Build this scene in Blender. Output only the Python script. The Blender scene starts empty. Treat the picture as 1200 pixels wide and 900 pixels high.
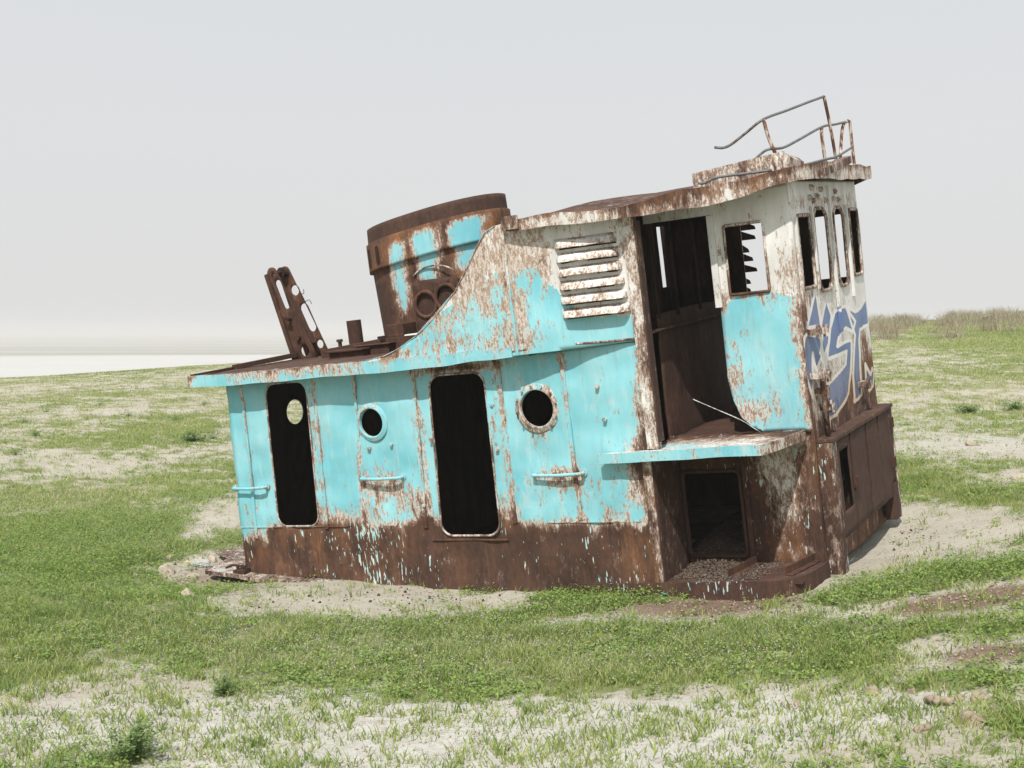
import bpy, bmesh, math, random
import numpy as np
from mathutils import Vector, Matrix, noise
random.seed(7)
RNG = np.random.default_rng(11)
sc = bpy.context.scene
COL = sc.collection
R = math.radians

# ------------------------------------------------------------------ camera
EYE = 2.5
cam = bpy.data.cameras.new('camera'); cam_o = bpy.data.objects.new('camera', cam); COL.objects.link(cam_o)
cam.sensor_width = 36; cam.lens = 45; cam.clip_end = 30000
PITCH = math.atan2(60, 1500)
cam_o.location = (0, 0, EYE); cam_o.rotation_euler = (math.pi/2 - PITCH, 0, 0)
sc.camera = cam_o

# ------------------------------------------------------------------ sky and sun
SUN_EL, SUN_PHI = R(50), R(18)            # height; angle to the left of the camera's back
SKY = 0.1
w = bpy.data.worlds.new('World'); sc.world = w; w.use_nodes = True
nt = w.node_tree; bg = nt.nodes['Background']
sky = nt.nodes.new('ShaderNodeTexSky'); sky.sky_type = 'NISHITA'; sky.sun_disc = False
sky.sun_elevation = SUN_EL; sky.air_density = 1.0; sky.dust_density = 6.0; sky.ozone_density = 1.0
sdir = Vector((-math.sin(SUN_PHI)*math.cos(SUN_EL), -math.cos(SUN_PHI)*math.cos(SUN_EL), math.sin(SUN_EL)))
sky.sun_rotation = math.atan2(sdir.x, sdir.y)
hs = nt.nodes.new('ShaderNodeHueSaturation'); hs.inputs['Saturation'].default_value = 0.25
mx = nt.nodes.new('ShaderNodeMixRGB'); mx.inputs[0].default_value = 0.88
# thin high overcast: a little bluer overhead, milky and faintly clouded towards the horizon
tcw = nt.nodes.new('ShaderNodeTexCoord'); sxyz = nt.nodes.new('ShaderNodeSeparateXYZ'); nt.links.new(tcw.outputs['Generated'], sxyz.inputs[0])
mpw = nt.nodes.new('ShaderNodeMapping'); mpw.inputs['Scale'].default_value = (1, 1, 3.5); nt.links.new(tcw.outputs['Generated'], mpw.inputs[0])
clw = nt.nodes.new('ShaderNodeTexNoise'); clw.inputs['Scale'].default_value = 2.2; clw.inputs['Detail'].default_value = 5; nt.links.new(mpw.outputs[0], clw.inputs['Vector'])
adw = nt.nodes.new('ShaderNodeMath'); adw.operation = 'MULTIPLY_ADD'; adw.inputs[1].default_value = .09; nt.links.new(clw.outputs[0], adw.inputs[0]); nt.links.new(sxyz.outputs[2], adw.inputs[2])
rpw = nt.nodes.new('ShaderNodeValToRGB'); rpw.color_ramp.elements[0].position = .03; rpw.color_ramp.elements[0].color = (6.85/8, 6.80/8, 6.74/8, 1)
rpw.color_ramp.elements[1].position = .38; rpw.color_ramp.elements[1].color = (6.05/8, 6.33/8, 6.60/8, 1); nt.links.new(adw.outputs[0], rpw.inputs[0])
mlw = nt.nodes.new('ShaderNodeMixRGB'); mlw.blend_type = 'MULTIPLY'; mlw.inputs[0].default_value = 1; mlw.inputs[2].default_value = (8, 8, 8, 1); nt.links.new(rpw.outputs[0], mlw.inputs[1])
nt.links.new(mlw.outputs[0], mx.inputs[2])
nt.links.new(sky.outputs[0], hs.inputs['Color']); nt.links.new(hs.outputs[0], mx.inputs[1])
nt.links.new(mx.outputs[0], bg.inputs[0]); bg.inputs[1].default_value = SKY
sl = bpy.data.lights.new('sun', 'SUN'); so = bpy.data.objects.new('sun', sl); COL.objects.link(so)
sl.energy = 3.7; sl.angle = R(0.9); sl.color = (1, 0.955, 0.88)
so.rotation_euler = sdir.to_track_quat('Z', 'Y').to_euler(); so.location = (-20, -30, 60)
vs = sc.view_settings; vs.view_transform = 'Standard'; vs.look = 'None'; vs.exposure = .28; vs.gamma = 1; vs.use_curve_mapping = False
sc.render.engine = 'CYCLES'
sc.cycles.volume_bounces = 1; sc.cycles.max_bounces = 8; sc.cycles.diffuse_bounces = 3; sc.cycles.transparent_max_bounces = 8

# ------------------------------------------------------------------ node helpers
class NT:
    def __init__(s, name):
        s.m = bpy.data.materials.new(name); s.m.use_nodes = True; s.t = s.m.node_tree; s.n = s.t.nodes
        s.b = s.n['Principled BSDF']
    def new(s, t, **kw):
        n = s.n.new(t)
        for k, v in kw.items(): setattr(n, k, v)
        return n
    def put(s, v, sock):
        if isinstance(v, bpy.types.NodeSocket): s.t.links.new(v, sock)
        elif isinstance(v, (tuple, list)) and len(v) == 3 and sock.type == 'RGBA': sock.default_value = (*v, 1)
        else: sock.default_value = v
    def math(s, op, a, b=0.0, clamp=False):
        n = s.new('ShaderNodeMath', operation=op); n.use_clamp = clamp
        s.put(a, n.inputs[0]); s.put(b, n.inputs[1]); return n.outputs[0]
    def step(s, v, a, b):
        n = s.new('ShaderNodeMapRange'); n.interpolation_type = 'SMOOTHSTEP'
        s.put(v, n.inputs[0]); s.put(a, n.inputs[1]); s.put(b, n.inputs[2]); return n.outputs[0]
    def mix(s, f, a, b):
        n = s.new('ShaderNodeMixRGB'); s.put(f, n.inputs[0]); s.put(a, n.inputs[1]); s.put(b, n.inputs[2]); return n.outputs[0]
    def noise(s, scale, detail=5, rough=.55, stretch=(1, 1, 1), rot=(0, 0, 0), off=(0, 0, 0), dist=0, gen=False):
        tc = s.new('ShaderNodeTexCoord'); mp = s.new('ShaderNodeMapping')
        s.t.links.new(tc.outputs['Object'], mp.inputs[0])
        mp.inputs['Scale'].default_value = stretch; mp.inputs['Rotation'].default_value = rot; mp.inputs['Location'].default_value = off
        n = s.new('ShaderNodeTexNoise'); n.inputs['Scale'].default_value = scale; n.inputs['Detail'].default_value = detail
        n.inputs['Roughness'].default_value = rough; n.inputs['Distortion'].default_value = dist
        s.t.links.new(mp.outputs[0], n.inputs['Vector']); return n.outputs['Fac']
    def attr(s, name): return s.new('ShaderNodeAttribute', attribute_name=name).outputs['Fac']
    def ramp(s, f, *stops):
        n = s.new('ShaderNodeValToRGB'); s.put(f, n.inputs[0]); e = n.color_ramp.elements
        while len(e) < len(stops): e.new(.5)
        for el, (p, c) in zip(e, stops): el.position = p; el.color = (*c, 1)
        return n.outputs[0]
    def bump(s, h, strength=.3, dist=.01):
        n = s.new('ShaderNodeBump'); n.inputs['Strength'].default_value = strength; n.inputs['Distance'].default_value = dist
        s.put(h, n.inputs['Height']); s.t.links.new(n.outputs[0], s.b.inputs['Normal'])
    def done(s, col, rough=.8, spec=.3):
        s.put(col, s.b.inputs['Base Color']); s.put(rough, s.b.inputs['Roughness'])
        s.b.inputs['Specular IOR Level'].default_value = spec; return s.m

def rust_colour(s):
    a = s.noise(3.2, 6, .62, (1, 1, .6)); b = s.noise(26, 5, .65, (1, 1, .5), off=(3, 1, 7)); c = s.noise(9, 4, .6, (1.3, 1.3, .22), off=(9, 2, 4))
    v = s.math('ADD', s.math('MULTIPLY', a, .55), s.math('ADD', s.math('MULTIPLY', b, .25), s.math('MULTIPLY', c, .3)))
    col = s.ramp(v, (.36, (.032, .017, .013)), (.50, (.060, .031, .022)), (.60, (.112, .056, .036)), (.70, (.205, .10, .052)), (.80, (.31, .18, .105)))
    # dark rust is drawn towards plain brown by the attribute 'dark'
    d = s.attr('dark')
    brown = s.ramp(b, (.3, (.040, .023, .018)), (.7, (.074, .041, .032)))
    return s.mix(d, col, brown), b

def weathered():
    s = NT('weathered_paint')
    r = s.attr('rust'); wt = s.attr('white'); fl = s.attr('fleck'); bl = s.attr('blue'); ol = s.attr('outline'); gp = s.attr('grime')
    n1 = s.noise(6.5, 7, .64, (1.15, 1.15, .5), dist=.3); n2 = s.noise(42, 4, .6, (1, 1, .35), off=(4, 4, 4)); n3 = s.noise(1.6, 3, .5, off=(8, 3, 1))
    n4 = s.noise(17, 8, .74, (1.1, 1.1, .42), off=(3, 8, 2), dist=.6); n5 = s.noise(95, 3, .6, (1, 1, .5), off=(6, 2, 4))
    sub = lambda n, k: s.math('MULTIPLY', s.math('SUBTRACT', n, .5), k)
    m = s.math('ADD', s.math('ADD', r, .055), s.math('ADD', s.math('ADD', sub(n1, .85), sub(n2, .45)), s.math('ADD', sub(n4, .85), sub(n5, .34))))
    rust_m = s.step(m, .50, .585)
    prim_m = s.step(s.math('ADD', m, s.math('MULTIPLY', s.attr('gold'), .20)), .335, .46)
    # paint
    tq = s.ramp(n3, (.35, (.17, .50, .585)), (.65, (.29, .61, .68)))
    chalk = s.step(s.noise(14, 5, .6, (1, 1, .18), off=(1, 6, 2)), .50, .78)
    tq = s.mix(s.math('MULTIPLY', chalk, .5), tq, (.46, .68, .68))
    tq = s.mix(s.math('MULTIPLY', s.step(s.noise(3.5, 6, .7, (1, 1, .35), off=(2, 7, 7)), .50, .72), .45), tq, (.16, .50, .55))
    wc = s.ramp(s.noise(5, 5, .6, (1, 1, .4), off=(2, 2, 9)), (.3, (.55, .545, .525)), (.65, (.76, .76, .745)))
    wm = s.step(s.math('ADD', wt, s.math('MULTIPLY', s.math('SUBTRACT', n1, .5), 1.1)), .46, .53)
    paint = s.mix(wm, tq, wc)
    scuff = s.step(s.math('ADD', s.math('MULTIPLY', s.noise(7.5, 8, .76, (1, 1, .6), off=(4, 9, 1), dist=.5), .8), s.math('MULTIPLY', s.noise(2.1, 3, .5, off=(1, 5, 8)), .2)), .53, .66)
    paint = s.mix(s.math('MULTIPLY', scuff, s.math('ADD', .28, s.math('MULTIPLY', r, .8))), paint, (.60, .585, .55))
    dirt = s.step(s.noise(13, 6, .7, (1, 1, .12), off=(2, 1, 6)), .55, .72)
    paint = s.mix(s.math('MULTIPLY', dirt, .34), paint, (.24, .33, .32))
    fade = s.step(s.noise(2.6, 7, .7, (1, 1, .45), off=(7, 3, 5), dist=.8), .46, .70)
    paint = s.mix(s.math('MULTIPLY', fade, .20), paint, (.56, .66, .66))
    # sprayed lettering lies over the paint
    spray = s.step(s.math('ADD', bl, s.math('MULTIPLY', s.math('SUBTRACT', n2, .5), .5)), .42, .58)
    bluec = s.ramp(n3, (.3, (.10, .17, .34)), (.7, (.17, .25, .43)))
    prim = s.mix(s.step(s.math('ADD', n2, sub(n5, .8)), .38, .62), (.58, .53, .48), (.34, .24, .18))
    rc, rb = rust_colour(s)
    og = s.math('MULTIPLY', gp, s.step(s.noise(4, 6, .7, (1, 1, .35), off=(8, 8, 3)), .42, .68))
    rc = s.mix(og, rc, s.ramp(n2, (.35, (.20, .085, .035)), (.65, (.36, .17, .07))))
    thin = s.step(m, .55, .76)
    rc = s.mix(thin, s.mix(.66, rc, (.36, .265, .215)), rc)
    col = s.mix(prim_m, paint, prim); 
    flk = s.noise(46, 2.5, .5, (1, 1, .20), (0, R(-24), 0), (5, 5, 5)); flk = s.math('ADD', flk, s.math('MULTIPLY', s.math('SUBTRACT', s.noise(2.0, 4, .6, off=(6, 1, 3)), .5), .75))
    fk2 = s.noise(52, 2.5, .5, (1, 1, .16), (0, R(20), 0), (2, 5, 9)); fk2 = s.math('ADD', fk2, s.math('MULTIPLY', s.math('SUBTRACT', s.noise(1.7, 4, .6, off=(1, 9, 3)), .5), .85))
    fm = s.math('MULTIPLY', s.math('MAXIMUM', s.step(s.math('ADD', flk, sub(fl, .16)), .742, .76), s.step(s.math('ADD', fk2, sub(fl, .16)), .742, .76)), s.step(fl, .1, .3))
    rc = s.mix(fm, rc, s.mix(s.step(n2, .4, .6), (.30, .60, .62), (.60, .60, .55)))
    col = s.mix(rust_m, col, rc)
    # vertical run stains of rust water on paint
    st = s.step(s.noise(17, 4, .6, (1, 1, .05), off=(7, 7, 1)), .58, .76)
    col = s.mix(s.math('MULTIPLY', st, s.math('ADD', s.math('MULTIPLY', gp, .8), .10)), col, (.26, .15, .085))
    col = s.mix(spray, col, s.mix(s.math('MULTIPLY', s.math('MAXIMUM', rust_m, s.math('MULTIPLY', prim_m, .6)), .45), bluec, rc))
    sol = s.step(s.math('ADD', ol, s.math('MULTIPLY', s.math('SUBTRACT', n2, .5), .7)), .42, .6)
    col = s.mix(sol, col, s.mix(s.attr('gold'), (.74, .72, .69), (.52, .38, .22)))
    h = s.math('ADD', s.math('ADD', s.math('MULTIPLY', n3, 3.5), s.math('MULTIPLY', rust_m, -.7)), s.math('ADD', s.math('MULTIPLY', rb, .5), s.math('MULTIPLY', n1, .25)))
    s.bump(h, .45, .006)
    return s.done(col, s.math('ADD', s.math('MULTIPLY', rust_m, .35), .5), .3)
M = {}
M['paint'] = weathered()
def mk_rust(name, mul=1.0):
    s = NT(name); rc, rb = rust_colour(s)
    s.bump(rb, .5, .006); return s.done(rc, .88, .2)
M['rust'] = mk_rust('rusted_steel')
s = NT('dark_dirt'); M['dirt'] = s.done(s.ramp(s.noise(30, 4, .7), (.35, (.06, .045, .036)), (.6, (.15, .115, .09)), (.75, (.30, .25, .20))), 1, .05)
s = NT('dark_inside'); M['near_black'] = s.done(s.ramp(s.noise(5, 5, .6, (1, 1, .4)), (.35, (.014, .011, .010)), (.62, (.045, .030, .024)), (.72, (.075, .05, .04))), .95, .1)  # near-black colour paints in the shade of the interior and openings
s = NT('galvanised_pipe'); n = s.noise(22, 4, .6); M['pipe'] = s.done(s.ramp(n, (.4, (.10, .115, .125)), (.56, (.19, .19, .185)), (.64, (.11, .06, .04))), .6, .4)
s = NT('flaking_pipe'); n = s.noise(16, 5, .65, (1, 1, .4)); M['flake'] = s.done(s.ramp(n, (.42, (.09, .045, .03)), (.5, (.20, .10, .06)), (.56, (.48, .42, .36))), .85, .2)

# ------------------------------------------------------------------ object helpers
def tag(o, label=None, cat=None, group=None, kind=None):
    for k, v in (('label', label), ('category', cat), ('group', group), ('kind', kind)):
        if v: o[k] = v
    return o
def link(name, me, mat, parent=None, smooth=False):
    o = bpy.data.objects.new(name, me); COL.objects.link(o)
    for m in (mat if isinstance(mat, (list, tuple)) else [mat]): me.materials.append(m)
    if parent: o.parent = parent
    if smooth:
        for p in me.polygons: p.use_smooth = True
    return o
ATT = ('rust', 'white', 'fleck', 'blue', 'outline', 'grime', 'gold', 'dark')
def set_attrs(me, fn):
    n = len(me.vertices); arr = {k: np.zeros(n, np.float32) for k in ATT}
    for i, v in enumerate(me.vertices):
        for k, x in fn(v.co).items(): arr[k][i] = x
    for k in ATT:
        a = me.attributes.new(k, 'FLOAT', 'POINT'); a.data.foreach_set('value', arr[k])
def bm_obj(name, bm, mat, parent=None, attrs=None, smooth=False, bevel=0):
    bmesh.ops.recalc_face_normals(bm, faces=bm.faces)
    me = bpy.data.meshes.new(name); bm.to_mesh(me); bm.free()
    if attrs is not None: set_attrs(me, attrs if callable(attrs) else (lambda p: attrs))
    o = link(name, me, mat, parent, smooth)
    if bevel:
        b = o.modifiers.new('bevel', 'BEVEL'); b.width = bevel; b.segments = 2; b.limit_method = 'ANGLE'
    return o
def ss(v, a, b):
    t = (v-a)/(b-a); t = 0 if t < 0 else 1 if t > 1 else t
    return t*t*(3-2*t)
def box(bm, x0, x1, y0, y1, z0, z1):
    vs = [bm.verts.new(p) for p in ((x0,y0,z0),(x1,y0,z0),(x1,y1,z0),(x0,y1,z0),(x0,y0,z1),(x1,y0,z1),(x1,y1,z1),(x0,y1,z1))]
    for f in ((0,3,2,1),(4,5,6,7),(0,1,5,4),(1,2,6,5),(2,3,7,6),(3,0,4,7)): bm.faces.new([vs[i] for i in f])
def hexa(bm, pts):                       # eight corner points: four below, four above
    vs = [bm.verts.new(p) for p in pts]
    for f in ((0,3,2,1),(4,5,6,7),(0,1,5,4),(1,2,6,5),(2,3,7,6),(3,0,4,7)): bm.faces.new([vs[i] for i in f])
def bar(bm, a, b, w, h, up=(0, 0, 1)):   # square bar from a to b
    a, b = Vector(a), Vector(b); d = (b-a).normalized(); u = Vector(up)
    if abs(d.dot(u)) > .95: u = Vector((0, 1, 0))
    s_ = d.cross(u).normalized()*w/2; t = d.cross(s_).normalized()*h/2
    hexa(bm, [a-s_-t, a+s_-t, a+s_+t, a-s_+t, b-s_-t, b+s_-t, b+s_+t, b-s_+t])
def tube(bm, pts, r, seg=8, closed=False):
    pts = [Vector(p) for p in pts]; rings = []; n = len(pts); u = None
    for i, p in enumerate(pts):
        d = ((pts[(i+1) % n] if (closed or i < n-1) else p) - (pts[i-1] if (closed or i > 0) else p)).normalized()
        if u is None:
            u = d.orthogonal().normalized()
        u = (u - d*u.dot(d)).normalized(); v = d.cross(u)
        rr_ = r[i] if isinstance(r, (list, tuple)) else r
        rings.append([bm.verts.new(p + (u*math.cos(t)+v*math.sin(t))*rr_) for t in [2*math.pi*k/seg for k in range(seg)]])
    for i in range(n if closed else n-1):
        A, B = rings[i], rings[(i+1) % n]
        for k in range(seg): bm.faces.new([A[k], A[(k+1) % seg], B[(k+1) % seg], B[k]])
    if not closed:
        bm.faces.new(rings[0][::-1]); bm.faces.new(rings[-1])
def spline(pts, k=6):                    # Catmull-Rom through points
    P = [Vector(p) for p in pts]; P = [P[0]*2-P[1]] + P + [P[-1]*2-P[-2]]; out = []
    for i in range(1, len(P)-2):
        for j in range(k):
            t = j/k; a, b, c, d = P[i-1:i+3]
            out.append(.5*((2*b)+(c-a)*t+(2*a-5*b+4*c-d)*t*t+(3*b-a-3*c+d)*t**3))
    return out + [P[-2]]
def rr(x0, z0, x1, z1, r, n=6):
    out = []
    for cx, cz, a0 in ((x1-r, z1-r, 0), (x0+r, z1-r, 90), (x0+r, z0+r, 180), (x1-r, z0+r, 270)):
        for k in range(n+1):
            a = R(a0+90*k/n); out.append((cx+r*math.cos(a), cz+r*math.sin(a)))
    return out
def circ(cx, cz, r, n=28, rz=None): return [(cx+r*math.cos(2*math.pi*k/n), cz+(rz or r)*math.sin(2*math.pi*k/n)) for k in range(n)]
def slot(x0, z0, x1, z1, r, n=8):
    a = math.atan2(z1-z0, x1-x0); out = []
    for (cx, cz), s0 in (((x1, z1), a-math.pi/2), ((x0, z0), a+math.pi/2)):
        for k in range(n+1): t = s0+math.pi*k/n; out.append((cx+r*math.cos(t), cz+r*math.sin(t)))
    return out
def sheet(name, outline, holes, fmap, facing, step=.05, thick=.012, attrs=None, parent=None, dent=.0, dscale=2.2, mats=None, seed=0, ragged=0):
    """steel plate with openings, cut into a fine grid, dented, given thickness"""
    bm = bmesh.new(); edges = []
    for lp in [outline]+list(holes):
        vs = [bm.verts.new((p[0], p[1], 0)) for p in lp]
        edges += [bm.edges.new((vs[i], vs[(i+1) % len(vs)])) for i in range(len(vs))]
    bmesh.ops.triangle_fill(bm, use_beauty=True, use_dissolve=False, edges=edges)
    us = [p[0] for p in outline]; vv = [p[1] for p in outline]
    for lo, hi, nrm in ((min(us), max(us), (1, 0, 0)), (min(vv), max(vv), (0, 1, 0))):
        k = int((hi-lo)/step)
        for i in range(1, k+1):
            c = lo+(hi-lo)*i/(k+1)
            bmesh.ops.bisect_plane(bm, geom=bm.verts[:]+bm.edges[:]+bm.faces[:], dist=1e-5, plane_co=(nrm[0]*c, nrm[1]*c, 0), plane_no=nrm)
    F = Vector(facing); lay = {k: bm.verts.layers.float.new(k) for k in ATT}
    for v in bm.verts:
        u, z = v.co.x, v.co.y
        if attrs:
            for k, x in attrs(u, z).items(): v[lay[k]] = x
        p = Vector(fmap(u, z))
        if dent:
            p += F*dent*(.35*math.cos(u*11.4)*math.sin(max(0, min(1, (z+.2)/1.8))*math.pi)+noise.noise(Vector((u*dscale, z*dscale, seed+.5)))+.5*noise.noise(Vector((u*dscale*2.3, z*dscale*2.3, seed+4.5))))
        v.co = p
    bm.normal_update()
    tot = Vector()
    for f in bm.faces:
        if f.normal.dot(F) < 0: f.normal_flip()
    me = bpy.data.meshes.new(name); bm.to_mesh(me); bm.free()
    o = link(name, me, mats or [M['paint'], M['near_black']], parent)
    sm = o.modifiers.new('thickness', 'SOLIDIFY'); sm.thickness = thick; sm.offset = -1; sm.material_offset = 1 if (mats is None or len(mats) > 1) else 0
    for p in me.polygons: p.use_smooth = dent > 0
    return o
def blob(u, z, cu, cz, ru, rz): 
    d = ((u-cu)/ru)**2+((z-cz)/rz)**2
    return math.exp(-d)
def inside(p, poly):
    x, y = p; c = False; j = len(poly)-1
    for i in range(len(poly)):
        xi, yi = poly[i]; xj, yj = poly[j]
        if (yi > y) != (yj > y) and x < (xj-xi)*(y-yi)/(yj-yi)+xi: c = not c
        j = i
    return c
def dist_poly(p, poly, sx=1):
    best = 9; px, py = p[0]*sx, p[1]
    for i in range(len(poly)):
        ax, ay = poly[i-1]; bx, by = poly[i]; ax *= sx; bx *= sx
        dx, dy = bx-ax, by-ay; t = max(0, min(1, ((px-ax)*dx+(py-ay)*dy)/(dx*dx+dy*dy+1e-9)))
        best = min(best, math.hypot(px-ax-t*dx, py-ay-t*dy))
    return best

# ------------------------------------------------------------------ noise on arrays
def vnoise(x, y, seed=0):
    xi = np.floor(x).astype(np.int64); yi = np.floor(y).astype(np.int64); fx = x-xi; fy = y-yi
    fx = fx*fx*(3-2*fx); fy = fy*fy*(3-2*fy)
    def h(a, b):
        n = (a*374761393+b*668265263+seed*1442695041) & 0xFFFFFFFF
        n = ((n ^ (n >> 13))*1274126177) & 0xFFFFFFFF
        return ((n ^ (n >> 16)) & 0xFFFF)/65535.
    return (h(xi, yi)*(1-fx)+h(xi+1, yi)*fx)*(1-fy)+(h(xi, yi+1)*(1-fx)+h(xi+1, yi+1)*fx)*fy
def fbm(x, y, seed=0, oct=4, gain=.5):
    s_ = 0; a = 1; t = 0
    for o in range(oct):
        s_ = s_+a*vnoise(x*2**o, y*2**o, seed+o*17); t += a; a *= gain
    return s_/t
def nss(v, a, b):
    t = np.clip((v-a)/(b-a), 0, 1); return t*t*(3-2*t)

# ------------------------------------------------------------------ terrain
def height(x, y):
    x = np.asarray(x, float); y = np.asarray(y, float)
    soft = .8*np.log1p(np.exp(np.clip((x+.3)/.8, -30, 30)))
    near = -.075+.138*np.minimum(soft, 6+.2*(soft-6))+.02*np.clip(x-2, 0, 3)
    far = np.clip(1.72+.063*x, -.6, 4.4)
    t = nss(y, 12, 74)
    h = near*(1-t)+far*t
    h = h+.035*(fbm(x*.6, y*.6, 3)-.5)+.25*t*(fbm(x*.12, y*.12, 8)-.5)
    h = h-.16*np.exp(-((x+3.25)/1.0)**2-((y-13.7)/.9)**2)-.05*np.exp(-((x-1.9)/1.0)**2-((y-10.9)/.5)**2)-.10*np.exp(-((x-3.6)/.7)**2-((y-12.2)/.9)**2)
    edge = 74+10*(fbm(x*.05, y*0, 5)-.5)+np.clip(x, -60, 60)*.05
    drop = nss(y, edge, edge+34)
    lo = -12+.5*(fbm(x*.004, y*.004, 21)-.5)
    h = h*(1-drop)+lo*drop
    near_ = 1-nss(np.hypot(x, y), 22, 30)
    h = h+near_*(.05*(fbm(x*3, y*3, 15)-.5)+.016*(fbm(x*14, y*14, 19)-.5))
    rise = nss(np.hypot(x, y), 850, 3200)
    return h+rise*(2.0+3.5*fbm(x*.0012, y*.0012, 31))
def at(px, py, it=12):                    # where a line of sight meets the terrain
    d = np.array([px-600, 1500., 450-py]); c, s_ = math.cos(PITCH), math.sin(PITCH)
    d = np.array([d[0], d[1]*c+d[2]*s_, -d[1]*s_+d[2]*c])
    t = (0-EYE)/d[2]
    for _ in range(it):
        h = float(height(d[0]*t, d[1]*t)); t = (h-EYE)/d[2]
    return d[0]*t, d[1]*t, h
def patches(spec):                        # (px, py, half width px, half height px, weight) -> ellipses on the ground
    out = []
    for px, py, rx, ry, wt in spec:
        x, y, h = at(px, py); _, y2, _ = at(px, py+ry); _, y1, _ = at(px, py-ry)
        out.append((x, y, rx*y/1500., max(abs(y1-y2)/2, .05), wt))
    return out
GREEN = patches([
 (90, 640, 210, 45, .9), (230, 560, 90, 26, .35), (110, 720, 230, 40, .75), (400, 745, 260, 30, .9), (620, 770, 220, 44, 1.05), (850, 765, 170, 36, .9), (980, 770, 70, 30, .5),
 (300, 790, 90, 20, .45), (690, 703, 75, 12, 1.1), (570, 692, 38, 6, .9), (760, 703, 40, 6, .5), (1000, 700, 55, 13, 1.1), (1100, 678, 90, 13, 1.1), (1185, 664, 40, 10, .8),
 (1080, 738, 80, 9, .6), (1180, 738, 45, 7, .5), (1110, 798, 60, 14, .8), (1190, 845, 40, 26, 1.0), (60, 775, 60, 14, .45), (150, 880, 40, 22, .9), (265, 808, 22, 12, .6), (20, 800, 50, 14, .5),
 (40, 860, 60, 18, .3), (520, 815, 90, 12, .35), (1100, 450, 140, 42, .65), (1190, 590, 90, 26, .5), (1090, 570, 60, 26, .4), (1180, 700, 20, 6, .2), (1050, 555, 40, 30, .3), (40, 585, 120, 22, .35), (190, 505, 60, 20, .3),
 (860, 735, 120, 10, .25), (560, 722, 150, 9, .3), (240, 880, 130, 24, .22), (700, 870, 300, 40, .12), (1060, 800, 120, 30, .15)])
BARE = patches([
 (720, 724, 210, 9, .85), (470, 716, 150, 16, .5),
 (250, 612, 48, 20, 1.2), (230, 668, 58, 22, 1.2), (330, 700, 110, 18, 1.0), (470, 706, 110, 20, 1.2), (600, 712, 60, 14, .9), (860, 715, 110, 16, 1.0), (1090, 632, 130, 24, 1.3), (1000, 640, 40, 26, .9), (1130, 702, 110, 13, 1.3),
 (1150, 768, 80, 17, 1.1), (1020, 745, 40, 16, .3), (1150, 520, 120, 18, .9), (1060, 600, 50, 16, .5), (1120, 403, 170, 15, 1.0), (130, 830, 220, 40, 1.2), (480, 862, 300, 40, 1.5), (800, 858, 260, 46, 1.7), (1050, 850, 130, 36, 1.2), (60, 745, 40, 10, -.1),
 (60, 482, 150, 14, .2), (140, 452, 200, 10, .2), (330, 660, 60, 20, .6)])
BROWN = patches([(1140, 703, 120, 14, 1.0), (860, 712, 120, 18, .75), (640, 720, 160, 14, .6), (235, 668, 70, 20, .35), (1160, 768, 70, 16, .8), (330, 690, 60, 10, .3), (250, 690, 80, 14, .35)])
SALT = patches([(300, 850, 500, 60, .7), (800, 862, 400, 44, .8), (1120, 403, 190, 16, .8), (1150, 520, 140, 20, .5), (250, 612, 50, 20, .35)])
LEAFY = patches([(90, 635, 220, 52, 1), (690, 703, 80, 14, 1.2), (570, 692, 40, 8, 1), (1000, 700, 60, 16, 1.1), (1100, 678, 100, 15, 1.1), (760, 705, 50, 10, 1), (330, 690, 90, 14, .7), (1185, 664, 50, 12, 1)])
LILAC = patches([(500, 765, 420, 46, 1), (850, 750, 200, 36, .9), (200, 740, 220, 22, .5)])
def psum(P, x, y, k=1.0):
    s_ = np.zeros_like(x)
    for cx, cy, rx, ry, wt in P:
        d = ((x-cx)/rx)**2+((y-cy)/ry)**2
        s_ = s_+wt*np.exp(-np.minimum(d**1.4, 40)*k)
    return s_
def green_at(x, y):
    base = .38+.19*nss(y, 13, 20)-.30*nss(y, 52, 66)*nss(x, 0, 12)
    big = fbm(x*.22, y*.22, 41, 4)-.5; mid = fbm(x*1.5, y*1.5, 57, 5, .72)-.5; fin = fbm(x*6.5, y*6.5, 73, 4, .8)-.5
    str_ = fbm(x*.06, y*.16, 91, 4)-.5
    g = base+psum(GREEN, x, y)-psum(BARE, x, y)*.62+.55*big*nss(y, 10, 20)+(1.05+.35*nss(y, 16, 30))*mid+(1.5+.2*nss(y, 16, 30))*fin+.55*str_*nss(y, 18, 34)
    edge = 74+10*(fbm(x*.05, y*0, 5)-.5)+np.clip(x, -60, 60)*.05
    g = g*(1-nss(y, edge+1, edge+12))
    return np.clip(g, 0, 1.3)

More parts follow.
